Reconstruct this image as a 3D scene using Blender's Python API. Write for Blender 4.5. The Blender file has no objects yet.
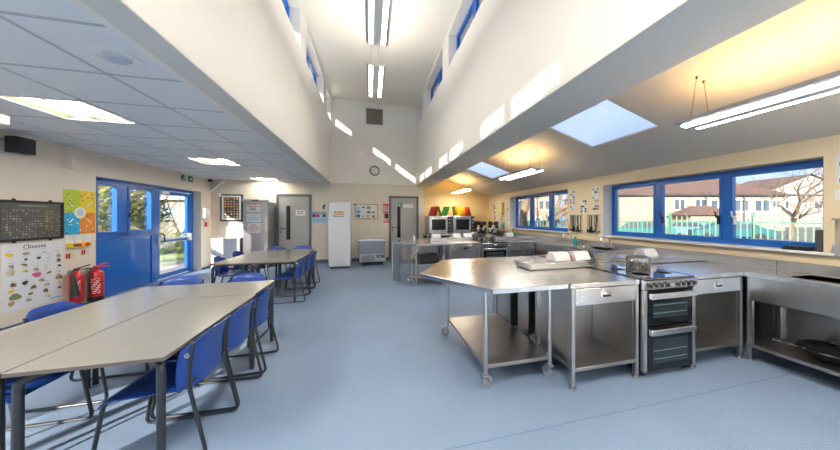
import bpy, bmesh, math, random
from mathutils import Vector, Matrix
random.seed(7)
R=math.radians
SC=bpy.context.scene
COL=SC.collection

# ---------------------------------------------------------------- camera, sky, sun, exposure
cam_d=bpy.data.cameras.new('camera'); cam=bpy.data.objects.new('camera',cam_d); COL.objects.link(cam)
cam_d.sensor_fit='HORIZONTAL'; cam_d.sensor_width=36.0; cam_d.lens=273.0/840*36
cam_d.shift_x=-20.4/840; cam_d.shift_y=-8.0/840; cam_d.clip_start=.02; cam_d.clip_end=300
cam.location=(0,0,1.39); cam.rotation_euler=(R(90),0,-math.atan(70/273.0))
SC.camera=cam
SC.view_settings.view_transform='Standard'; SC.view_settings.look='None'
SC.view_settings.gamma=1; SC.view_settings.exposure=0.55; SC.view_settings.use_curve_mapping=False
SC.cycles.use_denoising=True
SC.cycles.max_bounces=10; SC.cycles.transparent_max_bounces=16; SC.cycles.sample_clamp_indirect=6.0
SC.cycles.caustics_reflective=False; SC.cycles.caustics_refractive=False

W=bpy.data.worlds.new('sky'); SC.world=W; W.use_nodes=True
nt=W.node_tree; nt.nodes.clear()
wo=nt.nodes.new('ShaderNodeOutputWorld'); bg=nt.nodes.new('ShaderNodeBackground')
tc=nt.nodes.new('ShaderNodeTexCoord'); sx=nt.nodes.new('ShaderNodeSeparateXYZ')
rp=nt.nodes.new('ShaderNodeValToRGB'); rp.color_ramp.elements[0].position=.0; rp.color_ramp.elements[0].color=(.46,.66,.96,1)
rp.color_ramp.elements[1].position=.6; rp.color_ramp.elements[1].color=(.26,.48,.95,1)
cn=nt.nodes.new('ShaderNodeTexNoise'); cn.inputs['Scale'].default_value=3.5; cn.inputs['Detail'].default_value=6
cr=nt.nodes.new('ShaderNodeValToRGB'); cr.color_ramp.elements[0].position=.48; cr.color_ramp.elements[1].position=.64
mx=nt.nodes.new('ShaderNodeMix'); mx.data_type='RGBA'; mx.inputs['B'].default_value=(1,1,1,1)
nt.links.new(tc.outputs['Generated'],sx.inputs[0]); nt.links.new(sx.outputs['Z'],rp.inputs['Fac'])
nt.links.new(tc.outputs['Generated'],cn.inputs['Vector']); nt.links.new(cn.outputs['Fac'],cr.inputs['Fac'])
nt.links.new(cr.outputs['Color'],mx.inputs['Factor']); nt.links.new(rp.outputs['Color'],mx.inputs['A'])
nt.links.new(mx.outputs['Result'],bg.inputs['Color']); bg.inputs['Strength'].default_value=1.1
nt.links.new(bg.outputs[0],wo.inputs[0])

sd=bpy.data.lights.new('sun','SUN'); sd.energy=12.5; sd.angle=R(.5); sd.color=(1,.93,.82)
sun=bpy.data.objects.new('sun',sd); COL.objects.link(sun)
sun.rotation_euler=Vector((1,1.18,-.70)).to_track_quat('-Z','Y').to_euler(); sun.location=(-12,-12,10)

LAMP=24.0      # brightness of the lamp tubes
UPL=9.0        # brightness of their warm uplight

# ---------------------------------------------------------------- helpers
def tag(o,label=None,cat=None,group=None,kind=None):
    if label: o['label']=label
    if cat: o['category']=cat
    if group: o['group']=group
    if kind: o['kind']=kind
    return o
def thing(name,label,cat,loc=(0,0,0),rz=0,group=None):
    o=bpy.data.objects.new(name,None); COL.objects.link(o); o.empty_display_size=.1
    o.location=loc; o.rotation_euler=(0,0,rz)
    return tag(o,label,cat,group)
def dup(o,parent=None,loc=None,rz=None,label=None):
    c=o.copy(); COL.objects.link(c); c.parent=parent
    if loc is not None: c.location=loc
    if rz is not None: c.rotation_euler=(0,0,rz)
    if label: c['label']=label
    for ch in list(o.children): dup(ch,c)
    return c
class M:
    def __init__(s): s.v=[];s.f=[];s.m=[]
    def add(s,vs,fs,mi=0):
        b=len(s.v); s.v+=[tuple(q) for q in vs]
        for f in fs: s.f.append([b+i for i in f]); s.m.append(mi)
        return s
    def box(s,x0,x1,y0,y1,z0,z1,mi=0,T=None):
        if x0>x1:x0,x1=x1,x0
        if y0>y1:y0,y1=y1,y0
        if z0>z1:z0,z1=z1,z0
        vs=[(x,y,z) for z in(z0,z1) for y in(y0,y1) for x in(x0,x1)]
        if T: vs=[T(*q) for q in vs]
        return s.add(vs,[(0,2,3,1),(4,5,7,6),(0,1,5,4),(2,6,7,3),(0,4,6,2),(1,3,7,5)],mi)
    def tube(s,pts,r,mi=0,seg=8,cap=True,r2=None,flat=1.0):
        pts=[Vector(p) for p in pts]; n=len(pts); rings=[]
        t0=(pts[1]-pts[0]).normalized(); a=Vector((0,0,1)) if abs(t0.z)<.9 else Vector((1,0,0))
        u=t0.cross(a).normalized()
        for i,p in enumerate(pts):
            if i==0:t=t0
            elif i==n-1:t=(pts[i]-pts[i-1]).normalized()
            else:
                t=((pts[i]-pts[i-1]).normalized()+(pts[i+1]-pts[i]).normalized())
                t=t.normalized() if t.length>1e-6 else t0
            u=(u-t*u.dot(t)); u=u.normalized() if u.length>1e-6 else t.orthogonal().normalized()
            w=t.cross(u); rr=r if r2 is None else r+(r2-r)*i/(n-1)
            rings.append([p+u*(math.cos(2*math.pi*k/seg)*rr)+w*(math.sin(2*math.pi*k/seg)*rr*flat) for k in range(seg)])
        vs=[q for g in rings for q in g]; fs=[]
        for i in range(n-1):
            for k in range(seg):
                a=i*seg+k;b=i*seg+(k+1)%seg; fs.append((a,b,b+seg,a+seg))
        if cap: fs.append(tuple(range(seg-1,-1,-1))); fs.append(tuple((n-1)*seg+k for k in range(seg)))
        return s.add(vs,fs,mi)
    def cyl(s,p0,p1,r,mi=0,seg=16,r2=None): return s.tube([p0,p1],r,mi,seg,True,r2)
    def lathe(s,prof,c=(0,0,0),mi=0,seg=20,axis='z'):
        vs=[];fs=[];n=len(prof)
        for r,h in prof:
            for k in range(seg):
                a=2*math.pi*k/seg; x,y=math.cos(a)*r,math.sin(a)*r
                q={'z':(x,y,h),'x':(h,x,y),'y':(x,h,y)}[axis]
                vs.append((c[0]+q[0],c[1]+q[1],c[2]+q[2]))
        for i in range(n-1):
            for k in range(seg): fs.append((i*seg+k,i*seg+(k+1)%seg,(i+1)*seg+(k+1)%seg,(i+1)*seg+k))
        fs.append(tuple(range(seg-1,-1,-1))); fs.append(tuple((n-1)*seg+k for k in range(seg)))
        return s.add(vs,fs,mi)
    def prism(s,poly,z0,z1,mi=0,T=None):
        n=len(poly); vs=[(x,y,z0) for x,y in poly]+[(x,y,z1) for x,y in poly]
        if T: vs=[T(*q) for q in vs]
        fs=[tuple(range(n-1,-1,-1)),tuple(range(n,2*n))]+[(i,(i+1)%n,n+(i+1)%n,n+i) for i in range(n)]
        return s.add(vs,fs,mi)
    def slab(s,u0,u1,v0,v1,w0,w1,holes,T,mi=0):
        """slab over (u,v) with rectangular holes, w is thickness; T maps (u,v,w) to a point"""
        us=sorted({u0,u1}|{min(max(q,u0),u1) for h in holes for q in h[:2]})
        vs=sorted({v0,v1}|{min(max(q,v0),v1) for h in holes for q in h[2:]})
        def solid(a,b): return not any(h[0]<a<h[1] and h[2]<b<h[3] for h in holes)
        g=[[solid((us[i]+us[i+1])/2,(vs[j]+vs[j+1])/2) for j in range(len(vs)-1)] for i in range(len(us)-1)]
        G=lambda i,j: 0<=i<len(us)-1 and 0<=j<len(vs)-1 and g[i][j]
        for i in range(len(us)-1):
            for j in range(len(vs)-1):
                if not g[i][j]: continue
                a,b,c,d=us[i],us[i+1],vs[j],vs[j+1]
                for w in(w0,w1): s.add([T(a,c,w),T(b,c,w),T(b,d,w),T(a,d,w)],[(0,1,2,3)],mi)
                if not G(i-1,j): s.add([T(a,c,w0),T(a,d,w0),T(a,d,w1),T(a,c,w1)],[(0,1,2,3)],mi)
                if not G(i+1,j): s.add([T(b,c,w0),T(b,d,w0),T(b,d,w1),T(b,c,w1)],[(0,1,2,3)],mi)
                if not G(i,j-1): s.add([T(a,c,w0),T(b,c,w0),T(b,c,w1),T(a,c,w1)],[(0,1,2,3)],mi)
                if not G(i,j+1): s.add([T(a,d,w0),T(b,d,w0),T(b,d,w1),T(a,d,w1)],[(0,1,2,3)],mi)
        return s
    def obj(s,name,mats,parent=None,loc=None,off=None,bevel=0,smooth=True,weld=False):
        if not isinstance(mats,(list,tuple)): mats=[mats]
        me=bpy.data.meshes.new(name)
        vs=s.v
        if off is None and parent is not None and getattr(parent,'type','')=='EMPTY' and parent.get('_abs'): off=parent.location
        if off is None and parent is not None and parent.parent is not None and parent.parent.get('_abs'): off=parent.parent.location
        if off is not None: vs=[(x-off[0],y-off[1],z-off[2]) for x,y,z in vs]
        me.from_pydata(vs,[],s.f)
        for m in mats: me.materials.append(m)
        me.polygons.foreach_set('material_index',s.m)
        b=bmesh.new(); b.from_mesh(me)
        if weld: bmesh.ops.remove_doubles(b,verts=b.verts,dist=1e-5)
        bmesh.ops.recalc_face_normals(b,faces=b.faces); b.to_mesh(me); b.free()
        if smooth: me.shade_smooth(); me.set_sharp_from_angle(angle=R(38))
        o=bpy.data.objects.new(name,me); COL.objects.link(o)
        if parent is not None: o.parent=parent
        if loc: o.location=loc
        if bevel:
            md=o.modifiers.new('bevel','BEVEL'); md.width=bevel; md.segments=2; md.limit_method='ANGLE'; md.angle_limit=R(40)
        return o
def athing(name,label,cat,loc,group=None):
    """thing whose parts are given in room coordinates"""
    o=thing(name,label,cat,loc,0,group); o['_abs']=1; return o
def single(m,name,mats,label,cat,group=None,base=None,**k):
    """a thing that is one mesh given in room coordinates; origin moved to its base"""
    xs=[v[0] for v in m.v]; ys=[v[1] for v in m.v]; zs=[v[2] for v in m.v]
    b=base or ((min(xs)+max(xs))/2,(min(ys)+max(ys))/2,min(zs))
    o=m.obj(name,mats,None,loc=b,off=b,**k); return tag(o,label,cat,group)
def struct(m,name,mats,**k): return tag(m.obj(name,mats,**k),kind='structure')
def arc(cx,cy,r,a0,a1,n=6): return [(cx+r*math.cos(R(a0+(a1-a0)*i/n)),cy+r*math.sin(R(a0+(a1-a0)*i/n))) for i in range(n+1)]
def rounded(pts,r,n=4):
    P=[Vector(p) for p in pts]; out=[P[0]]
    for i in range(1,len(P)-1):
        a=(P[i-1]-P[i]);b=(P[i+1]-P[i]); d=min(r,a.length*.45,b.length*.45)
        p0=P[i]+a.normalized()*d;p1=P[i]+b.normalized()*d
        for k in range(n+1):
            t=k/n; out.append(p0*(1-t)**2+P[i]*2*t*(1-t)+p1*t*t)
    out.append(P[-1]); return out
def text(name,body,size,mat,parent,origin,right,up,off,depth=.002,align='CENTER'):
    cu=bpy.data.curves.new(name,'FONT'); cu.body=body; cu.size=size; cu.align_x=align; cu.align_y='CENTER'; cu.extrude=depth/2; cu.resolution_u=2
    t=bpy.data.objects.new('t',cu); COL.objects.link(t)
    dg=bpy.context.evaluated_depsgraph_get(); me=bpy.data.meshes.new_from_object(t.evaluated_get(dg))
    bpy.data.objects.remove(t)
    r=Vector(right);u=Vector(up);n=r.cross(u); o=Vector(origin)-Vector(off)
    for v in me.vertices: c=v.co.copy(); v.co=o+r*c.x+u*c.y+n*c.z
    me.materials.clear(); me.materials.append(mat)
    ob=bpy.data.objects.new(name,me); COL.objects.link(ob); ob.parent=parent; return ob

# ---------------------------------------------------------------- materials
def mat(name,col,rough=.5,metal=0,var=0,scale=8,bump=0,emit=None,es=0,spec=.5,coat=0,stretch=None,col2=None,bscale=None):
    m=bpy.data.materials.new(name); m.use_nodes=True; n=m.node_tree; p=n.nodes['Principled BSDF']
    c=(*col,1); p.inputs['Base Color'].default_value=c; p.inputs['Roughness'].default_value=rough; p.inputs['Metallic'].default_value=metal
    p.inputs['Specular IOR Level'].default_value=spec
    if coat: p.inputs['Coat Weight'].default_value=coat; p.inputs['Coat Roughness'].default_value=.06
    if emit: p.inputs['Emission Color'].default_value=(*emit,1); p.inputs['Emission Strength'].default_value=es
    t=n.nodes.new('ShaderNodeTexCoord'); mp=n.nodes.new('ShaderNodeMapping'); n.links.new(t.outputs['Object'],mp.inputs[0])
    if stretch: mp.inputs['Scale'].default_value=stretch
    nz=n.nodes.new('ShaderNodeTexNoise'); nz.inputs['Scale'].default_value=scale; nz.inputs['Detail'].default_value=4
    n.links.new(mp.outputs[0],nz.inputs['Vector'])
    if var or col2:
        r=n.nodes.new('ShaderNodeValToRGB'); r.color_ramp.elements[0].position=.35; r.color_ramp.elements[1].position=.65
        if col2: r.color_ramp.elements[0].color=(*col2,1); r.color_ramp.elements[1].color=c
        else:
            r.color_ramp.elements[0].color=(*[q*(1-var) for q in col],1); r.color_ramp.elements[1].color=(*[min(1,q*(1+var)) for q in col],1)
        n.links.new(nz.outputs['Fac'],r.inputs['Fac']); n.links.new(r.outputs['Color'],p.inputs['Base Color'])
    if bump:
        b=n.nodes.new('ShaderNodeBump'); b.inputs['Strength'].default_value=bump; b.inputs['Distance'].default_value=.01
        s2=nz
        if bscale:
            s2=n.nodes.new('ShaderNodeTexNoise'); s2.inputs['Scale'].default_value=bscale; n.links.new(mp.outputs[0],s2.inputs['Vector'])
        n.links.new(s2.outputs['Fac'],b.inputs['Height']); n.links.new(b.outputs[0],p.inputs['Normal'])
    return m
def emis(name,col,s):
    m=bpy.data.materials.new(name); m.use_nodes=True; n=m.node_tree; n.nodes.clear()
    o=n.nodes.new('ShaderNodeOutputMaterial'); e=n.nodes.new('ShaderNodeEmission'); e.inputs[0].default_value=(*col,1); e.inputs[1].default_value=s
    n.links.new(e.outputs[0],o.inputs[0]); return m
def glassmat(name,tint=(1,1,1),refl=.06):
    m=bpy.data.materials.new(name); m.use_nodes=True; n=m.node_tree; n.nodes.clear()
    o=n.nodes.new('ShaderNodeOutputMaterial'); mi=n.nodes.new('ShaderNodeMixShader'); t=n.nodes.new('ShaderNodeBsdfTransparent'); g=n.nodes.new('ShaderNodeBsdfGlossy')
    t.inputs[0].default_value=(*tint,1); g.inputs['Roughness'].default_value=.02
    l=n.nodes.new('ShaderNodeLayerWeight'); l.inputs['Blend'].default_value=.25
    mu=n.nodes.new('ShaderNodeMath'); mu.operation='MULTIPLY_ADD'; mu.inputs[1].default_value=.35; mu.inputs[2].default_value=refl
    n.links.new(l.outputs['Fresnel'],mu.inputs[0]); n.links.new(mu.outputs[0],mi.inputs[0]); n.links.new(t.outputs[0],mi.inputs[1]); n.links.new(g.outputs[0],mi.inputs[2]); n.links.new(mi.outputs[0],o.inputs[0]); return m
def steelmat(name,col,rough,stretch):
    m=mat(name,col,rough,1.0,scale=6,stretch=stretch)
    n=m.node_tree; p=n.nodes['Principled BSDF']; mp=[q for q in n.nodes if q.type=='MAPPING'][0]
    nz=n.nodes.new('ShaderNodeTexNoise'); nz.inputs['Scale'].default_value=9; nz.inputs['Detail'].default_value=5
    n.links.new(mp.outputs[0],nz.inputs['Vector'])
    mr=n.nodes.new('ShaderNodeMapRange'); mr.inputs['To Min'].default_value=rough*.75; mr.inputs['To Max'].default_value=rough*1.35
    n.links.new(nz.outputs['Fac'],mr.inputs['Value']); n.links.new(mr.outputs[0],p.inputs['Roughness'])
    big=n.nodes.new('ShaderNodeTexNoise'); big.inputs['Scale'].default_value=3.0; big.inputs['Detail'].default_value=3
    t=[q for q in n.nodes if q.type=='TEX_COORD'][0]; n.links.new(t.outputs['Object'],big.inputs['Vector'])
    r=n.nodes.new('ShaderNodeValToRGB'); r.color_ramp.elements[0].position=.3; r.color_ramp.elements[1].position=.7
    r.color_ramp.elements[0].color=(*[q*.86 for q in col],1); r.color_ramp.elements[1].color=(*[min(1,q*1.06) for q in col],1)
    n.links.new(big.outputs['Fac'],r.inputs['Fac']); n.links.new(r.outputs['Color'],p.inputs['Base Color'])
    return m
def floormat():
    m=bpy.data.materials.new('blue speckled vinyl'); m.use_nodes=True; n=m.node_tree; p=n.nodes['Principled BSDF']; p.inputs['Roughness'].default_value=.42
    t=n.nodes.new('ShaderNodeTexCoord')
    a=n.nodes.new('ShaderNodeTexNoise'); a.inputs['Scale'].default_value=190; a.inputs['Detail'].default_value=6; a.inputs['Roughness'].default_value=.8
    b=n.nodes.new('ShaderNodeTexNoise'); b.inputs['Scale'].default_value=1.3; b.inputs['Detail'].default_value=4
    for q in(a,b): n.links.new(t.outputs['Object'],q.inputs['Vector'])
    r=n.nodes.new('ShaderNodeValToRGB'); e=r.color_ramp.elements; e[0].position=.36; e[0].color=(.075,.135,.25,1); e[1].position=.64; e[1].color=(.47,.56,.70,1)
    k=e.new(.5); k.color=(.20,.29,.43,1)
    n.links.new(a.outputs['Fac'],r.inputs['Fac'])
    mr=n.nodes.new('ShaderNodeMapRange'); mr.inputs['From Min'].default_value=.3; mr.inputs['From Max'].default_value=.7; mr.inputs['To Min'].default_value=.92; mr.inputs['To Max'].default_value=1.06
    n.links.new(b.outputs['Fac'],mr.inputs['Value'])
    mm=n.nodes.new('ShaderNodeVectorMath'); mm.operation='SCALE'; n.links.new(r.outputs['Color'],mm.inputs[0]); n.links.new(mr.outputs[0],mm.inputs['Scale'])
    n.links.new(mm.outputs[0],p.inputs['Base Color']); return m
def tabletopmat():
    m=mat('grey beige laminate',(.285,.275,.25),.20,0,scale=170,col2=(.215,.21,.19)); return m

CREAM=mat('cream wall paint',(.80,.715,.60),.65,var=.015,scale=3,bump=.03,bscale=90)
CREAMK=mat('yellow cream wall paint',(.84,.69,.47),.65,var=.015,scale=3,bump=.03,bscale=90)
WHITEW=mat('white wall paint',(.86,.825,.77),.6,var=.01,scale=2,bump=.02,bscale=90)
YELLOW=mat('warm cream wall paint',(.86,.64,.30),.65,var=.015,scale=3)
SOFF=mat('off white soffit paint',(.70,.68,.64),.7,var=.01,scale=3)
CEILR=mat('sloping ceiling paint',(.76,.69,.61),.7,var=.012,scale=2)
TILE=mat('mineral fibre ceiling tile',(.80,.82,.86),.45,var=.02,scale=30,bump=.08,bscale=220)
TBAR=mat('white ceiling bar',(.50,.52,.56),.3)
FLOOR=floormat()
SKIRT=mat('dark grey coved skirting',(.10,.13,.17),.5)
BLUE=mat('blue painted frame',(.012,.14,.54),.3,spec=.5,coat=.2)
BLUEP=mat('blue glossy panel',(.008,.15,.60),.16,coat=.6)
GLASS=glassmat('window glass')
SKYG=bpy.data.materials.new('skylight glazing'); SKYG.use_nodes=True
_n=SKYG.node_tree; _n.nodes.clear(); _o=_n.nodes.new('ShaderNodeOutputMaterial'); _m=_n.nodes.new('ShaderNodeMixShader'); _m.inputs[0].default_value=.92
_a=_n.nodes.new('ShaderNodeBsdfTransparent'); _b=_n.nodes.new('ShaderNodeBsdfTranslucent'); _b.inputs[0].default_value=(.93,.96,1,1)
_n.links.new(_a.outputs[0],_m.inputs[1]); _n.links.new(_b.outputs[0],_m.inputs[2]); _n.links.new(_m.outputs[0],_o.inputs[0])
WHITE=mat('white plastic',(.80,.80,.79),.35)
PAPER=mat('white paper',(.82,.82,.80),.6)
GLOSSW=mat('white enamel',(.74,.76,.80),.25,coat=.3)
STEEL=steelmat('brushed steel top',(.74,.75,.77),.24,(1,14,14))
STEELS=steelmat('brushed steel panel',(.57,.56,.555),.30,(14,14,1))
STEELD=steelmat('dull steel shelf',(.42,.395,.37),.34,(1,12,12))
CHROME=mat('chrome',(.80,.80,.80),.10,1)
ALU=mat('aluminium',(.55,.56,.58),.3,.9)
BLACK=mat('black plastic',(.015,.015,.017),.35)
BLACKM=mat('black painted steel tube',(.018,.022,.028),.28,spec=.6)
DARKG=mat('dark oven glass',(.008,.011,.014),.08,spec=.35)
CERAM=mat('black ceramic hob',(.02,.022,.026),.05,coat=1)
CHBLUE=mat('blue polypropylene',(.016,.062,.31),.30,var=.03,scale=40,bump=.03,bscale=300)
TTOP=tabletopmat()
TEDGE=mat('dark table edging',(.13,.105,.085),.5)
DOORG=mat('grey door laminate',(.40,.40,.385),.4)
FRAMEG=mat('dark grey door frame',(.125,.135,.15),.4)
RED=mat('red enamel',(.62,.012,.02),.22,coat=.4)
REDP=mat('red plastic',(.70,.03,.02),.4)
GREEN=mat('green plastic',(.03,.42,.05),.4)
YEL=mat('yellow plastic',(.85,.62,.02),.4)
SIGNG=mat('green sign',(.01,.22,.12),.4)
TEAL=mat('teal liquid bottle',(.02,.45,.50),.2)
RUBBER=mat('grey rubber',(.30,.33,.35),.5)
ZINC=mat('zinc plated bracket',(.55,.58,.60),.3,1)
BROWN=mat('brown wood',(.22,.11,.05),.5,var=.2,scale=20)
LBLUE=mat('light blue print',(.10,.45,.75),.5)
PINK=mat('pink print',(.72,.12,.30),.5)
LIME=mat('lime print',(.50,.62,.03),.5)
ORANGE=mat('orange print',(.80,.26,.02),.5)
YELP=mat('yellow print',(.85,.62,.03),.5)
SKYB=mat('sky blue print',(.02,.42,.72),.5)
INK=mat('dark ink',(.05,.05,.06),.5)
GREYI=mat('grey ink',(.35,.35,.37),.5)
TAN=mat('tan print',(.55,.38,.20),.5); OLIVE=mat('olive print',(.20,.24,.09),.5); BRN=mat('brown print',(.25,.13,.07),.5); CRM=mat('cream print',(.75,.66,.45),.5)
TUBE=emis('lamp tube',(1,.93,.82),LAMP)
TUBEK=emis('kitchen lamp tube',(1,.93,.82),LAMP*1.7)
FILLTUBE=emis('boosted fill tube',(1,.94,.86),LAMP*7.5)  # boosted past the other tubes, fill light from lamps out of view
TUBES=emis('troffer tube',(1,.94,.84),LAMP*1.5)
REFL=mat('lamp reflector',(.42,.35,.24),.35)
UP=emis('warm uplight',(1,.66,.28),UPL)

# ---------------------------------------------------------------- building shell
YB,YF=8.93,-3.0
TY=lambda X:(lambda u,v,w:(w,u,v))        # wall plane: u=Y v=Z w=X
wy=lambda u,v,w:(w,u,v)
wx=lambda u,v,w:(u,w,v)                   # wall along X: u=X v=Z w=Y
struct(M().box(-4.6,4.4,YF-.3,9.2,-.25,0),'floor',FLOOR,smooth=False)
struct(M().slab(YF,YB,0,2.7,-4.6,-4.3,[(5.66,8.5,-1,2.055),(-1.65,.1,-1,2.36)],wy),'wall_left',CREAM,smooth=False)
struct(M().slab(YF,YB,0,2.9,4.07,4.37,[(1.57,4.05,1.06,1.955),(4.95,7.44,1.06,1.985)],wy),'wall_right',CREAMK,smooth=False)
struct(M().box(-4.6,1.44,YB,9.2,0,2.43).box(-4.6,-1.15,YB,9.2,2.43,5.2).box(1.46,1.72,YB,9.2,0,2.9).box(1.44,1.46,YB,9.2,0,2.43),'wall_back',CREAM,smooth=False)
struct(M().box(1.72,4.4,YB,9.2,0,3.1),'wall_back_kitchen',YELLOW,smooth=False)
struct(M().box(-1.4,1.72,YB-.04,9.2,2.43,5.3),'wall_back_upper',WHITEW,smooth=False)
struct(M().slab(-4.6,4.4,0,5.3,YF-.3,YF,[(-4.0,-1.6,.5,2.15),(-1.2,1.4,.5,2.15),(1.8,3.9,.5,2.15)],wx),'wall_front',CREAM,smooth=False)
for _i,(a,b) in enumerate(((-4.0,-1.6),(-1.2,1.4),(1.8,3.9))):  # unseen windows added behind the camera to let in more daylight
    f=M()
    for q in((a,b,.5,.56),(a,b,2.09,2.15),(a,a+.06,.56,2.09),(b-.06,b,.56,2.09),((a+b)/2-.03,(a+b)/2+.03,.56,2.09)): f.box(q[0],q[1],YF-.2,YF-.13,q[2],q[3])
    o=struct(f,'window_%d'%(20+_i),BLUE); M().box(a+.06,b-.06,YF-.17,YF-.16,.56,2.09).obj('pane',GLASS,o,smooth=False)
TX0,TY0,TP=-1.864,3.17,.634
trof=[(-3.134,-2.50,3.17+k*4*TP,3.17+(k*4+1)*TP) for k in(-1,0,1,2)]
struct(M().slab(-4.6,-1.33,YF,YB,2.435,2.60,trof,lambda u,v,w:(u,v,w)),'ceiling_left',TILE,smooth=False)
g=M()
xs=[TX0-TP*i for i in range(-0,5)]
ys=[TY0+TP*j for j in range(-9,10)]
for x in xs:
    if x>-4.3: g.box(x-.011,x+.011,YF,YB,2.4315,2.436)
for y in ys:
    if YF<y<YB: g.box(-4.3,-1.34,y-.011,y+.011,2.4318,2.4362)
struct(g,'trim_1',TBAR,smooth=False)
cler=[(5.52,7.43),(3.17,5.08),(7.87,8.75),(.82,2.73),(-1.53,.38)]
H=[(a,b,4.28,4.93) for a,b in cler]
struct(M().slab(YF,YB,2.43,5.2,-1.40,-1.15,H,wy).box(-1.333,-1.15,YF,YB,2.425,2.432),'wall_void_left',WHITEW,smooth=False)
struct(M().slab(YF,YB,2.43,5.2,1.46,1.71,H,wy),'wall_void_right',WHITEW,smooth=False)
struct(M().box(-1.335,-1.152,YF,YB,2.418,2.425).box(1.462,2.01,YF,YB,2.42,2.90),'trim_2',SOFF,smooth=False)
struct(M().box(-1.92,2.2,YF-.1,9.2,5.01,5.3),'ceiling',WHITEW,smooth=False)
zs=lambda X:1.39+1.25+(2.45-X)*.315
sky=[(2.41,3.165,2.38,3.335),(2.41,3.165,5.75,6.75)]
struct(M().slab(2.01,4.4,YF,9.2,0,.02,sky,lambda u,v,w:(u,v,zs(u)+w)),'ceiling_right',CEILR,smooth=False)
struct(M().box(-1.0,4.05,1.568,1.573,0,.0006),'trim_5',mat('vinyl weld seam',(.12,.19,.30),.5),smooth=False)
# skirting
sk=M().box(-4.3,-4.28,YF,-1.65,0,.05).box(-4.3,-4.28,.1,5.66,0,.05).box(-4.3,-4.28,8.5,YB,0,.05)
struct(sk,'baseboard_left',SKIRT,smooth=False)
struct(M().box(-4.3,-2.67,YB-.02,YB,0,.1).box(-1.71,.57,YB-.02,YB,0,.1).box(1.55,4.07,YB-.02,YB,0,.1),'baseboard_back',SKIRT,smooth=False)
struct(M().box(4.05,4.07,YF,YB,0,.1),'baseboard_right',SKIRT,smooth=False)
# skylights: upstand kerb and pyramid glazing
for i,(x0,x1,y0,y1) in enumerate(sky):
    cx,cy=(x0+x1)/2,(y0+y1)/2; P=lambda u,v,w:(u,v,zs(u)+w); e=.03
    o=struct(M().add([P(x0-e,y0-e,.021),P(x1+e,y0-e,.021),P(x1+e,y1+e,.021),P(x0-e,y1+e,.021),P(cx,cy,.26)],[(0,1,4),(1,2,4),(2,3,4),(3,0,4)]),'window_%d'%(6+i),SKYG,smooth=False)
# windows: wall-plane frame builder along Y
def window(idx,xw,y0,y1,z0,z1,n,inward,fw=.045,name=None):
    """blue frame at x=xw, n lights; inward = +1 if room lies at larger x"""
    f=M(); a=xw-.035;b=xw+.035
    f.box(a,b,y0,y1,z0,z0+fw).box(a,b,y0,y1,z1-fw,z1).box(a,b,y0,y0+fw,z0+fw,z1-fw).box(a,b,y1-fw,y1,z0+fw,z1-fw)
    w=(y1-y0)/n
    for k in range(1,n): f.box(a,b,y0+k*w-.035,y0+k*w+.035,z0+fw,z1-fw)
    o=struct(f,name or 'window_%d'%idx,BLUE,bevel=.004)
    for k in range(n):
        ya=y0+k*w+(fw if k==0 else .035); yb=y0+(k+1)*w-(fw if k==n-1 else .035); s=.032
        za,zb=z0+fw,z1-fw; q=xw+inward*.012
        m=M().box(q-.03,q+.03,ya,yb,za,za+s).box(q-.03,q+.03,ya,yb,zb-s,zb).box(q-.03,q+.03,ya,ya+s,za+s,zb-s).box(q-.03,q+.03,yb-s,yb,za+s,zb-s)
        m.obj('sash',BLUE,o,bevel=.003)
        M().box(q-.006,q+.006,ya+s,yb-s,za+s,zb-s).obj('pane',GLASS,o,smooth=False)
    return o
w1=window(1,4.30,1.57,4.05,1.06,1.955,3,-1)
w2=window(2,4.30,4.95,7.44,1.06,1.985,3,-1)
for w,ys_ in((w1,(2.30,2.46,3.14)),(w2,(5.85,6.45))):
    for y in ys_:
        M().box(4.235,4.258,y-.012,y+.012,1.30,1.40).tube(rounded([(4.24,y,1.38),(4.20,y,1.39),(4.20,y+.01,1.46)],.02),.009,0).obj('window_handle',BLACK if y>2.4 else WHITE,w)
# sills
for i,(a,b) in enumerate(((1.50,4.10),(4.90,7.46))):
    struct(M().box(4.02,4.264,a,b,1.035,1.062),'trim_%d'%(3+i),WHITE,bevel=.008)
for i,(a,z) in enumerate(((4.05,1.955),(7.44,1.985))):
    struct(M().box(4.069,4.262,a-.004,a,1.06,z),'trim_%d'%(6+i),WHITE,smooth=False)
# clerestory windows, both sides, with actuator handles
k=8
for side,xw in ((-1,-1.35),(1,1.66)):
    for (a,b) in cler:
        o=window(k,xw,a,b,4.28,4.93,1 if b-a<1.2 else 2,-side,.05); k+=1
        for yy in ([a+.35] if b-a<1.2 else [a+.4,b-.4]):
            M().box(xw-side*.04,xw-side*.19,yy-.12,yy+.12,4.285,4.315).tube([(xw-side*.17,yy+.1,4.30),(xw-side*.20,yy+.12,4.22)],.012).obj('window_opener',WHITE,o)

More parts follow.
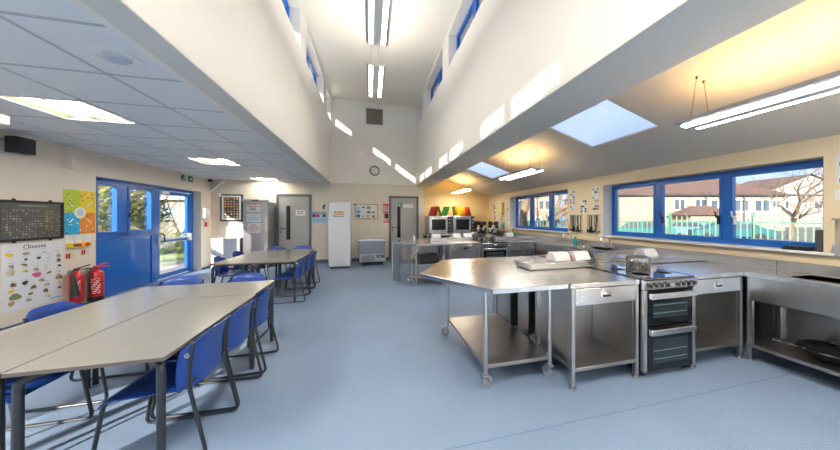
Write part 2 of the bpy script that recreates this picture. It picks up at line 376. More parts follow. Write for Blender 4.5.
# blue glazed door assembly in the left wall
xd=-4.51
f=M(); a,b=xd-.04,xd+.04
for y0,y1,z0,z1 in [(5.66,8.5,1.985,2.055),(5.66,5.86,0,1.985),(6.30,6.50,1.05,1.975),(7.10,7.26,0,1.975),(8.36,8.5,0,1.975),(5.86,7.10,1.0,1.09)]: f.box(a,b,y0,y1,z0,z1)
dw=struct(f,'window_3',BLUE,bevel=.004)
M().box(xd-.02,xd+.02,5.86,7.10,0,1.0).obj('lower_panel',BLUEP,dw,smooth=False)
for ya,yb in ((5.86,6.30),(6.50,7.10)):
    M().box(xd-.02,xd+.055,ya,yb,1.09,1.13).box(xd-.02,xd+.055,ya,yb,1.935,1.975).box(xd-.02,xd+.055,ya,ya+.04,1.13,1.935).box(xd-.02,xd+.055,yb-.04,yb,1.13,1.935).obj('sash',BLUE,dw,bevel=.003)
    M().box(xd-.006,xd+.006,ya+.04,yb-.04,1.13,1.935).obj('pane',GLASS,dw,smooth=False)
M().box(xd+.055,xd+.07,6.50,6.53,1.38,1.46).tube(rounded([(xd+.06,6.515,1.45),(xd+.11,6.515,1.46),(xd+.11,6.53,1.56)],.03),.010).obj('window_handle',BLACK,dw)
f=M()
for y0,y1,z0,z1 in [(7.26,7.34,.02,1.975),(8.27,8.36,.02,1.975),(7.34,8.27,1.90,1.975),(7.34,8.27,.02,.12),(7.34,8.27,.82,.90)]: f.box(xd-.028,xd+.028,y0,y1,z0,z1)
dr=struct(f,'door_1',BLUE,bevel=.004)
M().box(xd-.006,xd+.006,7.34,8.27,.12,.82).box(xd-.006,xd+.006,7.34,8.27,.90,1.90).obj('pane',GLASS,dr,smooth=False)
M().box(xd+.03,xd+.07,7.28,7.34,.78,1.0).box(xd+.03,xd+.10,8.25,8.33,.80,.98).cyl((xd+.08,7.30,.88),(xd+.08,8.30,.90),.018).obj('panic_bar',WHITE,dr,bevel=.003)
M().tube(rounded([(xd+.05,7.31,1.02),(xd+.12,7.31,1.02),(xd+.13,7.33,.86),(xd+.06,7.33,.82)],.03),.013).obj('door_handle',BLACK,dr)
M().box(xd+.028,xd+.08,7.32,7.56,1.91,1.965).obj('door_closer',WHITE,dr)
# garden door behind the camera that lets the sun in
f=M()
for y0,y1,z0,z1 in [(-1.65,.1,2.31,2.36),(-1.65,-1.60,0,2.31),(.05,.1,0,2.31),(-.80,-.74,0,2.31)]: f.box(xd-.03,xd+.03,y0,y1,z0,z1)
o=struct(f,'door_4',BLUE)
M().box(xd-.005,xd+.005,-1.60,.05,0,2.31).obj('pane',GLASS,o,smooth=False)

# inner doors on the back wall
def inner_door(idx,x0,x1,sign_x,green):
    y=YB; f=M(); t=.07
    f.box(x0,x0+t,y-.03,y+.02,0,2.07).box(x1-t,x1,y-.03,y+.02,0,2.07).box(x0+t,x1-t,y-.03,y+.02,2.0,2.07)
    d=struct(f,'door_%d'%idx,FRAMEG,bevel=.003)
    M().box(x0+t,x1-t,y-.012,y+.02,.01,2.0).obj('door_leaf',DOORG,d)
    vx=x0+t+.19
    M().box(vx,vx+.11,y-.016,y-.008,.72,1.72).obj('vision_panel',DARKG,d,smooth=False)
    M().tube(rounded([(x0+t+.04,y-.01,1.05),(x0+t+.04,y-.06,1.05),(x0+t+.17,y-.06,1.05)],.02),.011).box(x0+t+.02,x0+t+.06,y-.02,y-.01,1.03,1.07).cyl((x0+t+.04,y-.012,.95),(x0+t+.04,y-.03,.95),.022).obj('door_handle',BLACK,d)
    return d
d2=inner_door(2,-2.66,-1.72,0,False); d3=inner_door(3,.58,1.54,0,True)

# ---------------------------------------------------------------- lamps
def pendant(name,label,x,y0,y1,zb,ztop,group,topmat=UP):
    back=y1<.6
    t=athing(name,label,'ceiling lamp',(x,(y0+y1)/2,zb),group)
    w=.15
    sec=[(-w,.045),(-w,.02),(-.12,.006),(-.035,.0),(.035,.0),(.12,.006),(w,.02),(w,.045),(w-.01,.045),(.14,.03),(-.14,.03),(-w+.01,.045)]
    M().prism([(x+a,zb+b) for a,b in sec],y0,y1,T=lambda u,v,q:(u,q,v)).obj('housing',ALU,t)
    for s in(-1,1):
        M().box(x+s*.055,x+s*.108,y0+.03,y1-.03,zb-.006,zb+.008).obj('tube',FILLTUBE if back else (TUBEK if x>1 else TUBE),t,smooth=False)
    M().box(x-.05,x+.05,y0+.02,y1-.02,zb-.008,zb+.004).obj('perforated_strip',WHITE,t)
    M().box(x-.11,x+.11,y0+.06,y1-.06,zb+.032,zb+.042).obj('uplight',topmat,t,smooth=False)
    for yy in (y0+.10,y1-.10):
        m=M()
        for s in(-1,1):
            zt=ztop(x+s*.04); m.cyl((x+s*.11,yy,zb+.03),(x+s*.04,yy,zt-.004),.0022,seg=5)
            m.cyl((x+s*.04,yy,zt-.022),(x+s*.04,yy,zt),.008,seg=10)
        m.obj('suspension_wire',BROWN if topmat==UP else ALU,t)
    return t
GR='pendant lamps over the cooking benches'
pendant('pendant_lamp','long grey pendant lamp with two bright tubes, nearest over the sink bench',2.70,.57,1.79,2.17,zs,GR)
pendant('pendant_lamp','long grey pendant lamp between the two skylights',2.70,3.98,5.20,2.17,zs,GR)
pendant('pendant_lamp','small looking pendant lamp hanging above the countertop ovens',2.70,7.40,8.62,2.17,zs,GR)
GV='pendant lamps in the high roof void'
UPV=emis('soft uplight',(1,.93,.83),22)
pendant('pendant_lamp','bright pendant lamp nearest in the high white roof void',.09,2.72,3.88,3.77,lambda x:5.01,GV,UPV)
pendant('pendant_lamp','bright pendant lamp in the high roof void in front of the vent grille',.09,4.42,5.58,3.77,lambda x:5.01,GV,UPV)
pendant('pendant_lamp','added fill lamp over the sink bench, unseen behind the viewpoint',2.70,-2.75,-1.55,2.17,zs,GR)  # added behind the camera as frontal fill for the benches
pendant('pendant_lamp','unseen fill lamp added in the roof void behind the viewpoint',.09,-.6,.55,3.77,lambda x:5.01,GV,UPV)  # extra unseen lamp, brightens the void and room from behind
names=['recessed square ceiling light in the tiled ceiling, behind the viewpoint','large recessed square ceiling light near the wall speaker in the tiled ceiling','recessed square ceiling light in the tiled ceiling near the exit sign','farthest recessed square ceiling light, beside the steel fridge end wall']
for i,(x0,x1,y0,y1) in enumerate(trof):
    t=athing('recessed_light',names[i],'ceiling light',((x0+x1)/2,(y0+y1)/2,2.43),'recessed ceiling lights')
    x0+=.012;x1-=.012;y0+=.012;y1-=.012
    h=.07; m=M()
    m.add([(x0,y0,2.43),(x1,y0,2.43),(x1,y1,2.43),(x0,y1,2.43),(x0+.06,y0+.06,2.43+h),(x1-.06,y0+.06,2.43+h),(x1-.06,y1-.06,2.43+h),(x0+.06,y1-.06,2.43+h)],[(0,1,5,4),(1,2,6,5),(2,3,7,6),(3,0,4,7),(4,5,6,7)])
    m.box((x0+x1)/2-.02,(x0+x1)/2+.02,y0+.02,y1-.02,2.433,2.47)
    m.obj('reflector',REFL,t)
    for s in(-1,1):
        xc=(x0+x1)/2+s*.14
        M().box(xc-.05,xc+.05,y0+.05,y1-.05,2.45,2.46).obj('tube',FILLTUBE if i==0 else TUBES,t,smooth=False)  # light out of view gets the boosted fill tube
    m=M()
    for q in((x0,x0+.015,y0,y1),(x1-.015,x1,y0,y1),(x0,x1,y0,y0+.015),(x0,x1,y1-.015,y1)): m.box(*q,2.426,2.436)
    m.obj('frame',WHITE,t)

# ---------------------------------------------------------------- tables and chairs
def make_table(name,label,x0,x1,y0,y1,group,z=.675):
    t=athing(name,label,'table',((x0+x1)/2,(y0+y1)/2,0),group)
    g=.002
    m=M().box(x0+g,x1-g,y0+g,y1-g,z-.004,z).box(x0+g+.001,x1-g-.001,y0+g+.001,y1-g-.001,z-.022,z-.004,1)
    m.obj('tabletop',[TTOP,TEDGE],t,bevel=.0015)
    i=.14
    M().box(x0+i,x1-i,y0+i-.012,y0+i+.012,z-.055,z-.022).box(x0+i,x1-i,y1-i-.012,y1-i+.012,z-.055,z-.022).box(x0+i-.012,x0+i+.012,y0+i,y1-i,z-.055,z-.022).box(x1-i-.012,x1-i+.012,y0+i,y1-i,z-.055,z-.022).obj('under_frame',BLACKM,t)
    k=.032
    for x,sx_ in((x0+k,1),(x1-k,-1)):
        for y,sy_ in((y0+k,1),(y1-k,-1)):
            M().tube(rounded([(x,y,0),(x,y,z-.045),(x+sx_*.11,y+sy_*.11,z-.038)],.045),.019,seg=10).obj('leg',BLACKM,t)
    return t
GT='grey topped tables in the dining area'
make_table('dining_table','grey topped table along the near group, closest to the wall poster side',-2.25,-1.637,1.70,2.88,GT)
make_table('dining_table','grey topped table at the near group with two blue chairs pushed in on its right',-1.633,-1.02,1.70,2.88,GT)
make_table('dining_table','grey topped table set crosswise at the far end of the near group',-2.25,-1.04,2.884,3.47,GT)
make_table('dining_table','grey topped table on the left of the far group, beside two blue chairs',-2.36,-1.762,4.86,6.04,GT)
make_table('dining_table','grey topped table of the far group on its right, with dark chairs tucked under',-1.758,-1.16,4.86,6.04,GT)
make_table('dining_table','grey topped table set crosswise at the back of the far group',-2.36,-1.19,6.044,6.63,GT)

def make_chair(label,loc,rz):
    t=thing('stacking_chair',label,'chair',loc,rz,'blue stacking chairs')
    # seat: front is -y
    def shell(nu,nv,fn,th,name):
        vs=[];fs=[]
        for side in(0,1):
            for i in range(nu+1):
                for j in range(nv+1):
                    p,n=fn(i/nu*2-1,j/nv); vs.append(tuple(Vector(p)+Vector(n)*(th if side else 0)))
        N=(nu+1)*(nv+1); idx=lambda s,i,j:s*N+i*(nv+1)+j
        for i in range(nu):
            for j in range(nv):
                fs.append((idx(0,i,j),idx(0,i+1,j),idx(0,i+1,j+1),idx(0,i,j+1))); fs.append((idx(1,i,j),idx(1,i,j+1),idx(1,i+1,j+1),idx(1,i+1,j)))
        for i in range(nu):
            for j in(0,nv): fs.append((idx(0,i,j),idx(0,i+1,j),idx(1,i+1,j),idx(1,i,j)))
        for j in range(nv):
            for i in(0,nu): fs.append((idx(0,i,j),idx(0,i,j+1),idx(1,i,j+1),idx(1,i,j)))
        o=M().add(vs,fs).obj(name,CHBLUE,t); return o
    def seat(u,v):
        y=-.215+v*.40; hw=.205-.02*v
        x=u*hw; z=.415-.018*(1-u*u)*math.sin(math.pi*min(1,v*1.1))-(.03*max(0,(.14-v)/.14)**2)+.012*max(0,v-.8)/.2
        if abs(u)>.85: z-=.012*((abs(u)-.85)/.15)
        return (x,y,z),(0,0,-1)
    shell(14,12,seat,.007,'seat')
    def back(u,v):
        hw=.205*(1-.10*max(0,(v-.72)/.28)**2); x=u*hw
        curve=.045*(1-u*u); z=.405+v*.305
        z-=.055*max(0,(abs(u)-.45)/.55)**2*(1 if v>.7 else 0)*((v-.7)/.3 if v>.7 else 0)
        y=.165+.035*v+curve*.9-.012*math.sin(v*math.pi)
        if v>.93: y+=.012*(v-.93)/.07
        if abs(u)>.88: y-=.035*(abs(u)-.88)/.12
        return (x,y,z),(0,1,0)
    shell(16,12,back,.007,'backrest')
    for s in(-1,1):
        p=[(s*.19,.205,.67),(s*.19,.19,.56),(s*.19,.185,.42),(s*.195,.275,.012),(s*.195,-.26,.012),(s*.185,-.20,.385),(s*.17,-.14,.398),(s*.17,.13,.398)]
        M().tube(rounded(p[:3]+p[3:],.045),.0105,seg=8).obj('side_frame',BLACKM,t)
        M().cyl((s*.202,.18,.60),(s*.175,.18,.60),.014,seg=10).obj('bolt',ALU,t)
    M().cyl((-.19,.14,.398),(.19,.14,.398),.009,seg=8).cyl((-.19,.188,.44),(.19,.188,.44),.009,seg=8).obj('cross_bar',BLACKM,t)
    return t
ch=make_chair('blue chair nearest the viewer, pushed in at the right side of the near table',(-1.19,2.06,0),R(-90))
L=[((-1.185,2.48,0),R(-92),'second blue chair along the right side of the near table'),
((-1.18,2.93,0),R(-88),'third blue chair on the right of the near table, mostly hidden by the second'),
((-2.11,2.22,0),R(90),'blue chair whose seat shows under the near table behind its paired legs'),
((-2.17,2.80,0),R(90),'blue chair on the wall side of the near table, below the cheese poster'),
((-2.05,3.52,0),R(4),'blue chair behind the end of the near table, nearer the blue glazed door'),
((-1.42,3.53,0),R(-3),'blue chair behind the end of the near table, on the aisle side'),
((-2.32,5.52,0),R(97),'blue chair at the left of the far table, nearer the viewer, before the white cabinet'),
((-2.36,6.28,0),R(92),'blue chair at the left of the far table, nearer the steel fridge'),
((-2.10,6.82,0),R(-2),'blue chair at the back of the far table, in front of the steel fridge'),
((-1.53,6.85,0),R(3),'blue chair at the back of the far table, in front of the grey door'),
((-1.31,5.06,0),R(-88),'first of the three blue chairs on the right of the far table'),
((-1.31,5.52,0),R(-90),'middle of the three blue chairs on the right of the far table'),
((-1.31,6.02,0),R(-92),'farthest of the three blue chairs on the right of the far table')]
for loc,rz,lb in L: dup(ch,None,loc,rz,lb)

OVG=mat('oven inner glass',(.022,.04,.045),.10,spec=.35)
# ---------------------------------------------------------------- steel kitchen benches
def leg_foot(m,x,y,z1,r=.016):
    m.box(x-r,x+r,y-r,y+r,.03,z1).cyl((x,y,0),(x,y,.012),.028,seg=12).cyl((x,y,.01),(x,y,.04),.012,seg=8)
def bench_unit(label,x0,x1,y0,y1,front,group,drawer=True):
    """open steel base unit. front=-1 faces the camera, +1 faces away"""
    t=athing('steel_base_unit',label,'kitchen unit',((x0+x1)/2,(y0+y1)/2,0),group)
    zt=.812
    yf=y0 if front<0 else y1; yb=y1 if front<0 else y0
    for x in(x0+.016,x1-.016):
        for y in(y0+.016,y1-.016):
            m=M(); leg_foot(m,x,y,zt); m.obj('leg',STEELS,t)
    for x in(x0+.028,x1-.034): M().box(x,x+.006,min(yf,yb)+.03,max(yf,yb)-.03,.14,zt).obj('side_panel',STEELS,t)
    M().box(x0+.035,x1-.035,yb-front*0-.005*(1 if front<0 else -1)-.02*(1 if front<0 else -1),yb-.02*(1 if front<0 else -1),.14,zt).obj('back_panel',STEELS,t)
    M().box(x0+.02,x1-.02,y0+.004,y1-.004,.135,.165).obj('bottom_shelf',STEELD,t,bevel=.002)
    if drawer:
        q=yf+front*.004
        d=M().box(x0+.035,x1-.035,q,q-front*.40,.672,.806).obj('drawer',STEEL,t,bevel=.003)
        xc=(x0+x1)/2; c=-front
        M().box(xc-.05,xc+.05,q+front*.004,q,.715,.78).box(xc-.038,xc+.038,q+front*.006,q+front*.004,.728,.768,1).box(xc-.036,xc+.036,q+front*.022,q+front*.006,.750,.768).obj('handle',[CHROME,BLACK],d,bevel=.0015)
    return t
def cooker(label,x0,x1,y0,y1,front,group):
    t=athing('electric_cooker',label,'cooker',((x0+x1)/2,(y0+y1)/2,0),group)
    s=-1 if front<0 else 1; yf=y0 if front<0 else y1; yb=y1 if front<0 else y0
    def B(m,xa,xb,da,db,za,zb,mi=0):   # da,db depth from the front inwards
        return m.box(xa,xb,yf-s*da,yf-s*db,za,zb,mi)
    B(M(),x0+.004,x1-.004,.03,abs(yb-yf),.04,.845).obj('body',BLACK,t)
    B(M(),x0,x1,.0,abs(yb-yf),.845,.862).obj('hob',CERAM,t,bevel=.004)
    m=M()
    for cx_,dd,rr in((x0+.16,.16,.085),(x1-.16,.16,.07),(x0+.16,.40,.07),(x1-.16,.40,.085)):
        m.lathe([(rr-.006,0),(rr-.006,.0006),(rr,.0006),(rr,0)],(cx_,yf-s*dd,.8622))
    m.obj('hob_ring',GREYI,t)
    # sloping control panel
    pr=[(.0,.845),(-.022,.835),(-.012,.765),(.03,.762),(.03,.845)]
    M().prism([(a,b) for a,b in pr],x0,x1,T=lambda u,v,q:(q,yf-s*u,v)).obj('control_panel',STEEL,t,bevel=.002)
    for i in range(9):
        xk=x0+.05+i*.0625
        if i==4:
            B(M(),xk-.03,xk+.03,-.021,-.015,.785,.815).obj('display',GREYI,t); continue
        M().cyl((xk,yf+s*.014,.80),(xk,yf+s*.040,.803),.016,seg=14).box(xk-.003,xk+.003,yf+s*.038,yf+s*.046,.788,.816,1).obj('knob',[BLACK,CHROME],t)
    for za,zb,n in((.455,.745,'grill_door'),(.06,.435,'oven_door')):
        d=B(M(),x0+.035,x1-.035,-.006,.03,za,zb).obj(n,DARKG,t,bevel=.004)
        B(M(),x0+.10,x1-.10,-.0075,-.006,za+.06,zb-.10).obj('door_window',OVG,d)
        h=M(); B(h,x0+.04,x1-.04,-.046,-.014,zb-.058,zb-.008); B(h,x0+.045,x0+.09,-.02,-.004,zb-.045,zb-.01); B(h,x1-.09,x1-.045,-.02,-.004,zb-.045,zb-.01)
        h.obj('handle',STEEL,d,bevel=.006)
        m=M()
        for zz in (za+.10,za+.17): B(m,x0+.11,x1-.11,-.0085,-.0075,zz,zz+.003)
        m.obj('oven_shelf',GREYI,d)
    for xa in(x0,x1-.034): B(M(),xa,xa+.034,-.006,.03,.06,.76).obj('side_trim',STEELS,t,bevel=.002)
    for x in(x0+.05,x1-.05):
        for dd in(.06,abs(yb-yf)-.06): M().cyl((x,yf-s*dd,0),(x,yf-s*dd,.045),.02,seg=10).obj('foot',BLACK,t)
    return t
def worktop(label,x0,x1,y0,y1,group=None,z=.85):
    t=athing('steel_worktop',label,'worktop',((x0+x1)/2,(y0+y1)/2,.812),group)
    M().box(x0,x1,y0,y1,z-.038,z).obj('work_surface',STEEL,t,bevel=.003)
    return t
def ledge(label,x0,x1,y0,y1):
    t=athing('service_ledge',label,'steel ledge',((x0+x1)/2,(y0+y1)/2,0),'raised service ledges between benches')
    M().box(x0,x1,y0,y1,.856,.914).obj('ledge_top',STEEL,t,bevel=.003)
    M().box(max(x0,1.556)+.004,min(x1,3.545)-.004,y0+.04,y1-.05,.05,.856).obj('service_panel',STEELS,t)
    return t
def socket_box(label,x,y,z):
    t=athing('socket_box',label,'socket box',(x,y,z),'white socket boxes on the benches')
    pr=[(-.08,0),(.08,0),(.08,.02),(.036,.09),(-.036,.09),(-.08,.02)]
    M().prism(pr,-.098,.098,T=lambda u,v,q:(x+q,y+u,z+v)).obj('casing',WHITE,t,bevel=.004)
    m=M(); n=Vector((0,-.070,.044)).normalized(); 
    for xx in(-.046,.046):
        def P(u,v,w): 
            b=Vector((x+xx+u,y-.058,z+.055)); up=Vector((0,.044,.070)).normalized()
            return tuple(b+up*v+n*w)
        m.box(-.036,.036,-.032,.032,0,.004,T=P)
        m.box(-.004,.004,.008,.02,.004,.005,1,T=P).box(-.018,-.010,-.014,-.008,.004,.005,1,T=P).box(.010,.018,-.014,-.008,.004,.005,1,T=P)
    m.obj('socket_plate',[PAPER,GREYI],t)
    return t
for k,dy in enumerate((0,3.49)):
    nm=('near','far')[k]
    G='steel open base units with drawers'
    y0,y1=1.86+dy,2.36+dy
    bench_unit('steel open unit with drawer left of the %s cooker, facing the viewer'%nm,1.565,2.245,y0,y1,-1,G)
    bench_unit('steel open unit with drawer right of the %s cooker, facing the viewer'%nm,2.875,3.54,y0,y1,-1,G)
    bench_unit('steel unit on the rear left side of the %s bench'%nm,1.565,2.245,2.85+dy,3.33+dy,1,G)
    bench_unit('steel unit on the rear right side of the %s bench'%nm,2.875,3.54,2.85+dy,3.33+dy,1,G)
    cooker('black double oven cooker facing the viewer in the %s bench'%nm,2.262,2.858,1.83+dy,2.585+dy,-1,'black and silver cookers')
    cooker('black hob cooker on the rear side of the %s bench'%nm,2.262,2.858,2.60+dy,3.35+dy,1,'black and silver cookers')
    GW='brushed steel bench worktops'
    worktop('steel worktop in front left of the cooker on the %s bench'%nm,1.556,2.252,1.855+dy,2.43+dy,GW)
    worktop('steel worktop in front right of the cooker on the %s bench'%nm,2.868,3.545,1.855+dy,2.43+dy,GW)
    worktop('steel worktop at the rear left of the %s bench'%nm,1.556,2.252,2.725+dy,3.36+dy,GW)
    worktop('steel worktop at the rear right of the %s bench'%nm,2.868,3.545,2.725+dy,3.36+dy,GW)
    ledge('raised steel ledge on the left part of the %s bench'%nm,1.556 if k==0 else 1.30,2.255,2.43+dy,2.725+dy)
    ledge('raised steel ledge on the right part of the %s bench'%nm,2.87,4.03,2.43+dy,2.725+dy)
socket_box('white sloping socket box, left one of the pair on the near steel ledge',2.01,2.60,.914)
socket_box('white sloping socket box, right one of the pair on the near steel ledge',2.27,2.60,.914)
socket_box('white sloping socket box beside the steel pot, below the long window',3.25,2.60,.914)
socket_box('white sloping socket box, leftmost on the far ledge below the ovens',1.45,6.07,.914)
socket_box('white sloping socket box, second from left on the far ledge',1.93,6.07,.914)
socket_box('white sloping socket box, third from left on the far ledge',2.20-.0,6.07,.914)
socket_box('white sloping socket box on the far ledge right of the far cooker',3.28,6.07,.914)

# wall run of sink counters
def sink_counter(label,y0,y1,basin,pan_y=None):
    x0,x1=3.55,4.05
    t=athing('sink_counter',label,'sink counter',((x0+x1)/2,(y0+y1)/2,0),'steel sink counters along the window wall')
    holes=[(3.66,3.96,*basin)] if basin else []
    M().slab(x0,x1,y0,y1,.812,.85,holes,lambda u,v,w:(u,v,w)).obj('work_surface',STEEL,t,smooth=False)
    M().box(x1-.02,x1,y0,y1,.85,.95).obj('splashback',STEELS,t,bevel=.003)
    if basin:
        a,b=basin; m=M()
        for q in((3.654,3.66,a,b),(3.96,3.966,a,b),(3.654,3.966,a-.006,a),(3.654,3.966,b,b+.006)): m.box(*q,.62,.85)
        m.box(3.654,3.966,a-.006,b+.006,.61,.62); m.obj('sink_basin',STEELD,t)
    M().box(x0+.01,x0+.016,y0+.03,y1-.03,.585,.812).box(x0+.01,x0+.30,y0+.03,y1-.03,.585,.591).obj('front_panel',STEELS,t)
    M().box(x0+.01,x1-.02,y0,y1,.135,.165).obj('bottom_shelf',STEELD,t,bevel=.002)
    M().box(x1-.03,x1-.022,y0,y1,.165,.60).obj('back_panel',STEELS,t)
    n=max(2,int((y1-y0)/1.1)+1)
    for i in range(n):
        y=y0+.03+(y1-y0-.06)*i/(n-1)
        for x in(x0+.03,x1-.05):
            m=M(); leg_foot(m,x,y,.812); m.obj('leg',STEELS,t)
    return t
sink_counter('near steel sink counter with deep front and undershelf holding the wok',-.40,1.85,(.95,1.60))
sink_counter('steel sink counter with tap between the near and far benches',2.73,5.34,(3.60,4.10))
sink_counter('steel counter along the window wall beside the far bench corner',6.22,8.90,(7.2,7.7))
for a,b,l in((1.855,2.725,'near'),(5.345,6.215,'far')):
    t=athing('steel_worktop','steel corner worktop joining the %s bench to the window wall'%l,'worktop',(3.8,(a+b)/2,.812),'brushed steel bench worktops')
    M().box(3.55,4.05,a,b,.812,.85).obj('work_surface',STEEL,t,bevel=.002)
    M().box(4.03,4.05,a,b,.85,.95).obj('splashback',STEELS,t)
    M().box(3.97,4.03,a,b,.03,.81).obj('back_panel',STEELS,t)
def tap(label,x,y,d):
    t=athing('tap',label,'tap',(x,y,.85),'chrome lever taps')
    M().cyl((x,y-.09,.865),(x,y+.09,.865),.018).cyl((x,y-.08,.85),(x,y-.08,.87),.014).cyl((x,y+.08,.85),(x,y+.08,.87),.014).obj('tap_body',CHROME,t)
    M().tube(rounded([(x,y,.87),(x,y,1.03),(x-.16,y,1.06),(x-.2,y,.98)],.07,6),.016,seg=10).obj('spout',CHROME,t)
    for s in(-1,1): M().cyl((x,y+s*.085,.87),(x,y+s*.085,.91),.014).box(x-.06,x+.01,y+s*.085-.009,y+s*.085+.009,.905,.917).obj('lever',CHROME,t)
tap('chrome swan neck tap on the counter left of the long window',3.99,3.82,0)
tap('chrome swan neck tap near the teal bottle below the utensil rails',3.99,4.75,0)

# mobile / end tables with pointed plan
def casters(t,pts):
    for i,(x,y) in enumerate(pts):
        a=R(30+70*i); dx,dy=math.cos(a)*.03,math.sin(a)*.03
        m=M().box(x-.024,x+.024,y-.024,y+.024,.105,.118).cyl((x,y,.118),(x,y,.14),.014,seg=10)
        px,py=-math.sin(a)*.018,math.cos(a)*.018
        for s in(-1,1):
            c=Vector((x+dx+px*s,y+dy+py*s,0)); m.tube([(x+px*s,y+py*s,.108),(c.x,c.y,.045)],.014,seg=6,flat=.35)
        o=m.obj('caster',ZINC,t)
        ax=Vector((px,py,0)).normalized(); c=Vector((x+dx,y+dy,.045))
        M().tube([c-ax*.012,c+ax*.012],.045,seg=18).obj('wheel',RUBBER,o)
        M().tube([c-ax*.0145,c+ax*.0145],.020,seg=12).obj('hub',ZINC,o)
def point_table(label,dy,mobile):
    t=athing('pointed_steel_table',label,'steel table',(1.1,2.6+dy,0),'pointed steel end tables')
    P=[(.89,1.875+dy),(1.548,1.875+dy),(1.548,3.36+dy),(.87,3.33+dy),(.46,2.59+dy)]
    M().prism(P,.812,.85).obj('tabletop',STEEL,t,bevel=.003,smooth=False)
    legs=[(.905,2.05+dy),(1.50,2.05+dy),(.885,3.10+dy),(1.50,3.10+dy)]
    if mobile:
        for x,y in legs: M().cyl((x,y,.12),(x,y,.815),.018,seg=12).obj('leg',STEELS,t)
        M().box(.89,1.515,2.04+dy,3.115+dy,.165,.195).obj('lower_shelf',STEELD,t,bevel=.003)
        casters(t,legs)
    else:
        for x,y in legs:
            m=M(); leg_foot(m,x,y,.815); m.obj('leg',STEELS,t)
        m=M().prism([(.47,2.60+dy),(.60,2.40+dy),(.606,2.405+dy),(.476,2.61+dy)],.0,.812); m.obj('end_panel',STEELS,t)
        M().prism([(.46,2.585+dy),(.485,2.585+dy),(.485,2.615+dy),(.46,2.615+dy)],0,.812).obj('end_post',STEELS,t)
        M().box(.9,1.5,2.60+dy,2.61+dy,.58,.812).obj('apron',STEELS,t)
    return t
point_table('steel wheeled table with pointed left end in front of the near bench',0,True)
point_table('steel table with pointed end and end panel at the left of the far bench',3.49,False)
# small trolley under the far table
t=athing('utility_trolley','small wheeled trolley with bent tube handle under the far pointed table','trolley',(1.12,5.62,0))
for z in(.17,.42): M().box(.80,1.45,5.42,5.84,z,z+.02).obj('shelf',STEELD,t,bevel=.002)
for x in(.80,1.45):
    for y in(5.42,5.84): M().cyl((x,y,.11),(x,y,.60),.012,seg=8).obj('upright',STEELS,t)
M().tube(rounded([(.80,5.43,.60),(.84,5.43,.66),(.93,5.43,.72),(.95,5.43,.78)],.04),.012).obj('handle',STEELS,t)
casters(t,[(.82,5.44),(1.43,5.44),(.82,5.82),(1.43,5.82)])
m=M().box(.98,1.38,5.46,5.80,.445,.60).box(1.0,1.36,5.48,5.78,.60,.61); single(m,'storage_box',BLACK,'black plastic box on the trolley under the far pointed table','box',bevel=.01)

POTM=mat('polished pot steel',(.46,.45,.44),.25,1)
# ---------------------------------------------------------------- things on the benches
def pot(name,label,x,y,z,r,h,handles=True,lid=True,m_=POTM):
    t=athing(name,label,'pot',(x,y,z),'steel cooking pots')
    M().lathe([(r*.95,0),(r,.008),(r,h-.004),(r+.005,h),(r-.003,h),(r-.003,h-.004),(r-.006,.01),(0.001,.01)],(x,y,z),seg=28).obj('pan_body',m_,t)
    if lid:
        l=M().lathe([(r+.003,h),(r+.003,h+.005),(r*.7,h+.018),(r*.2,h+.026),(.001,h+.027)],(x,y,z),seg=28).obj('lid',m_,t)
        M().tube(rounded([(x-.03,y,z+h+.024),(x-.025,y,z+h+.05),(x+.025,y,z+h+.05),(x+.03,y,z+h+.024)],.015),.005).obj('lid_handle',CHROME,l)
    for s in(-1,1):
        M().tube(rounded([(x+s*r,y-.035,z+h*.75),(x+s*(r+.022),y-.03,z+h*.8),(x+s*(r+.022),y+.03,z+h*.8),(x+s*r,y+.035,z+h*.75)],.015),.005).obj('handle',CHROME,t)
    return t
pot('stock_pot','shiny steel pot with lid on the near black hob',2.67,2.22,.862,.105,.115)
pot('stock_pot','steel pot with lid on the rear hob of the near bench',2.74,3.0,.862,.105,.11)
pot('stock_pot','steel pot on the front hob of the far bench, right one',2.58,5.60,.862,.10,.11)
pot('stock_pot','steel pot on the far bench hob, left behind',2.56,6.52,.862,.10,.12)
# wok on undershelf
t=athing('wok','black wok with lid on the undershelf of the near sink counter','wok',(3.80,1.42,.165))
M().lathe([(.07,0),(.14,.03),(.185,.085),(.19,.09)],(3.80,1.42,.165),seg=32).obj('pan_body',BLACK,t)
l=M().lathe([(.195,.088),(.19,.10),(.13,.13),(.05,.15),(.001,.153)],(3.80,1.42,.165),seg=32).obj('lid',mat('black gloss enamel',(.012,.012,.012),.2),t)
M().cyl((3.80,1.42,.315),(3.80,1.42,.335),.014).cyl((3.80,1.42,.333),(3.80,1.42,.345),.026).obj('lid_knob',BLACK,l)
M().tube([(3.68,1.57,.24),(3.62,1.62,.255),(3.60,1.68,.26)],.014).obj('handle',BLACK,t)
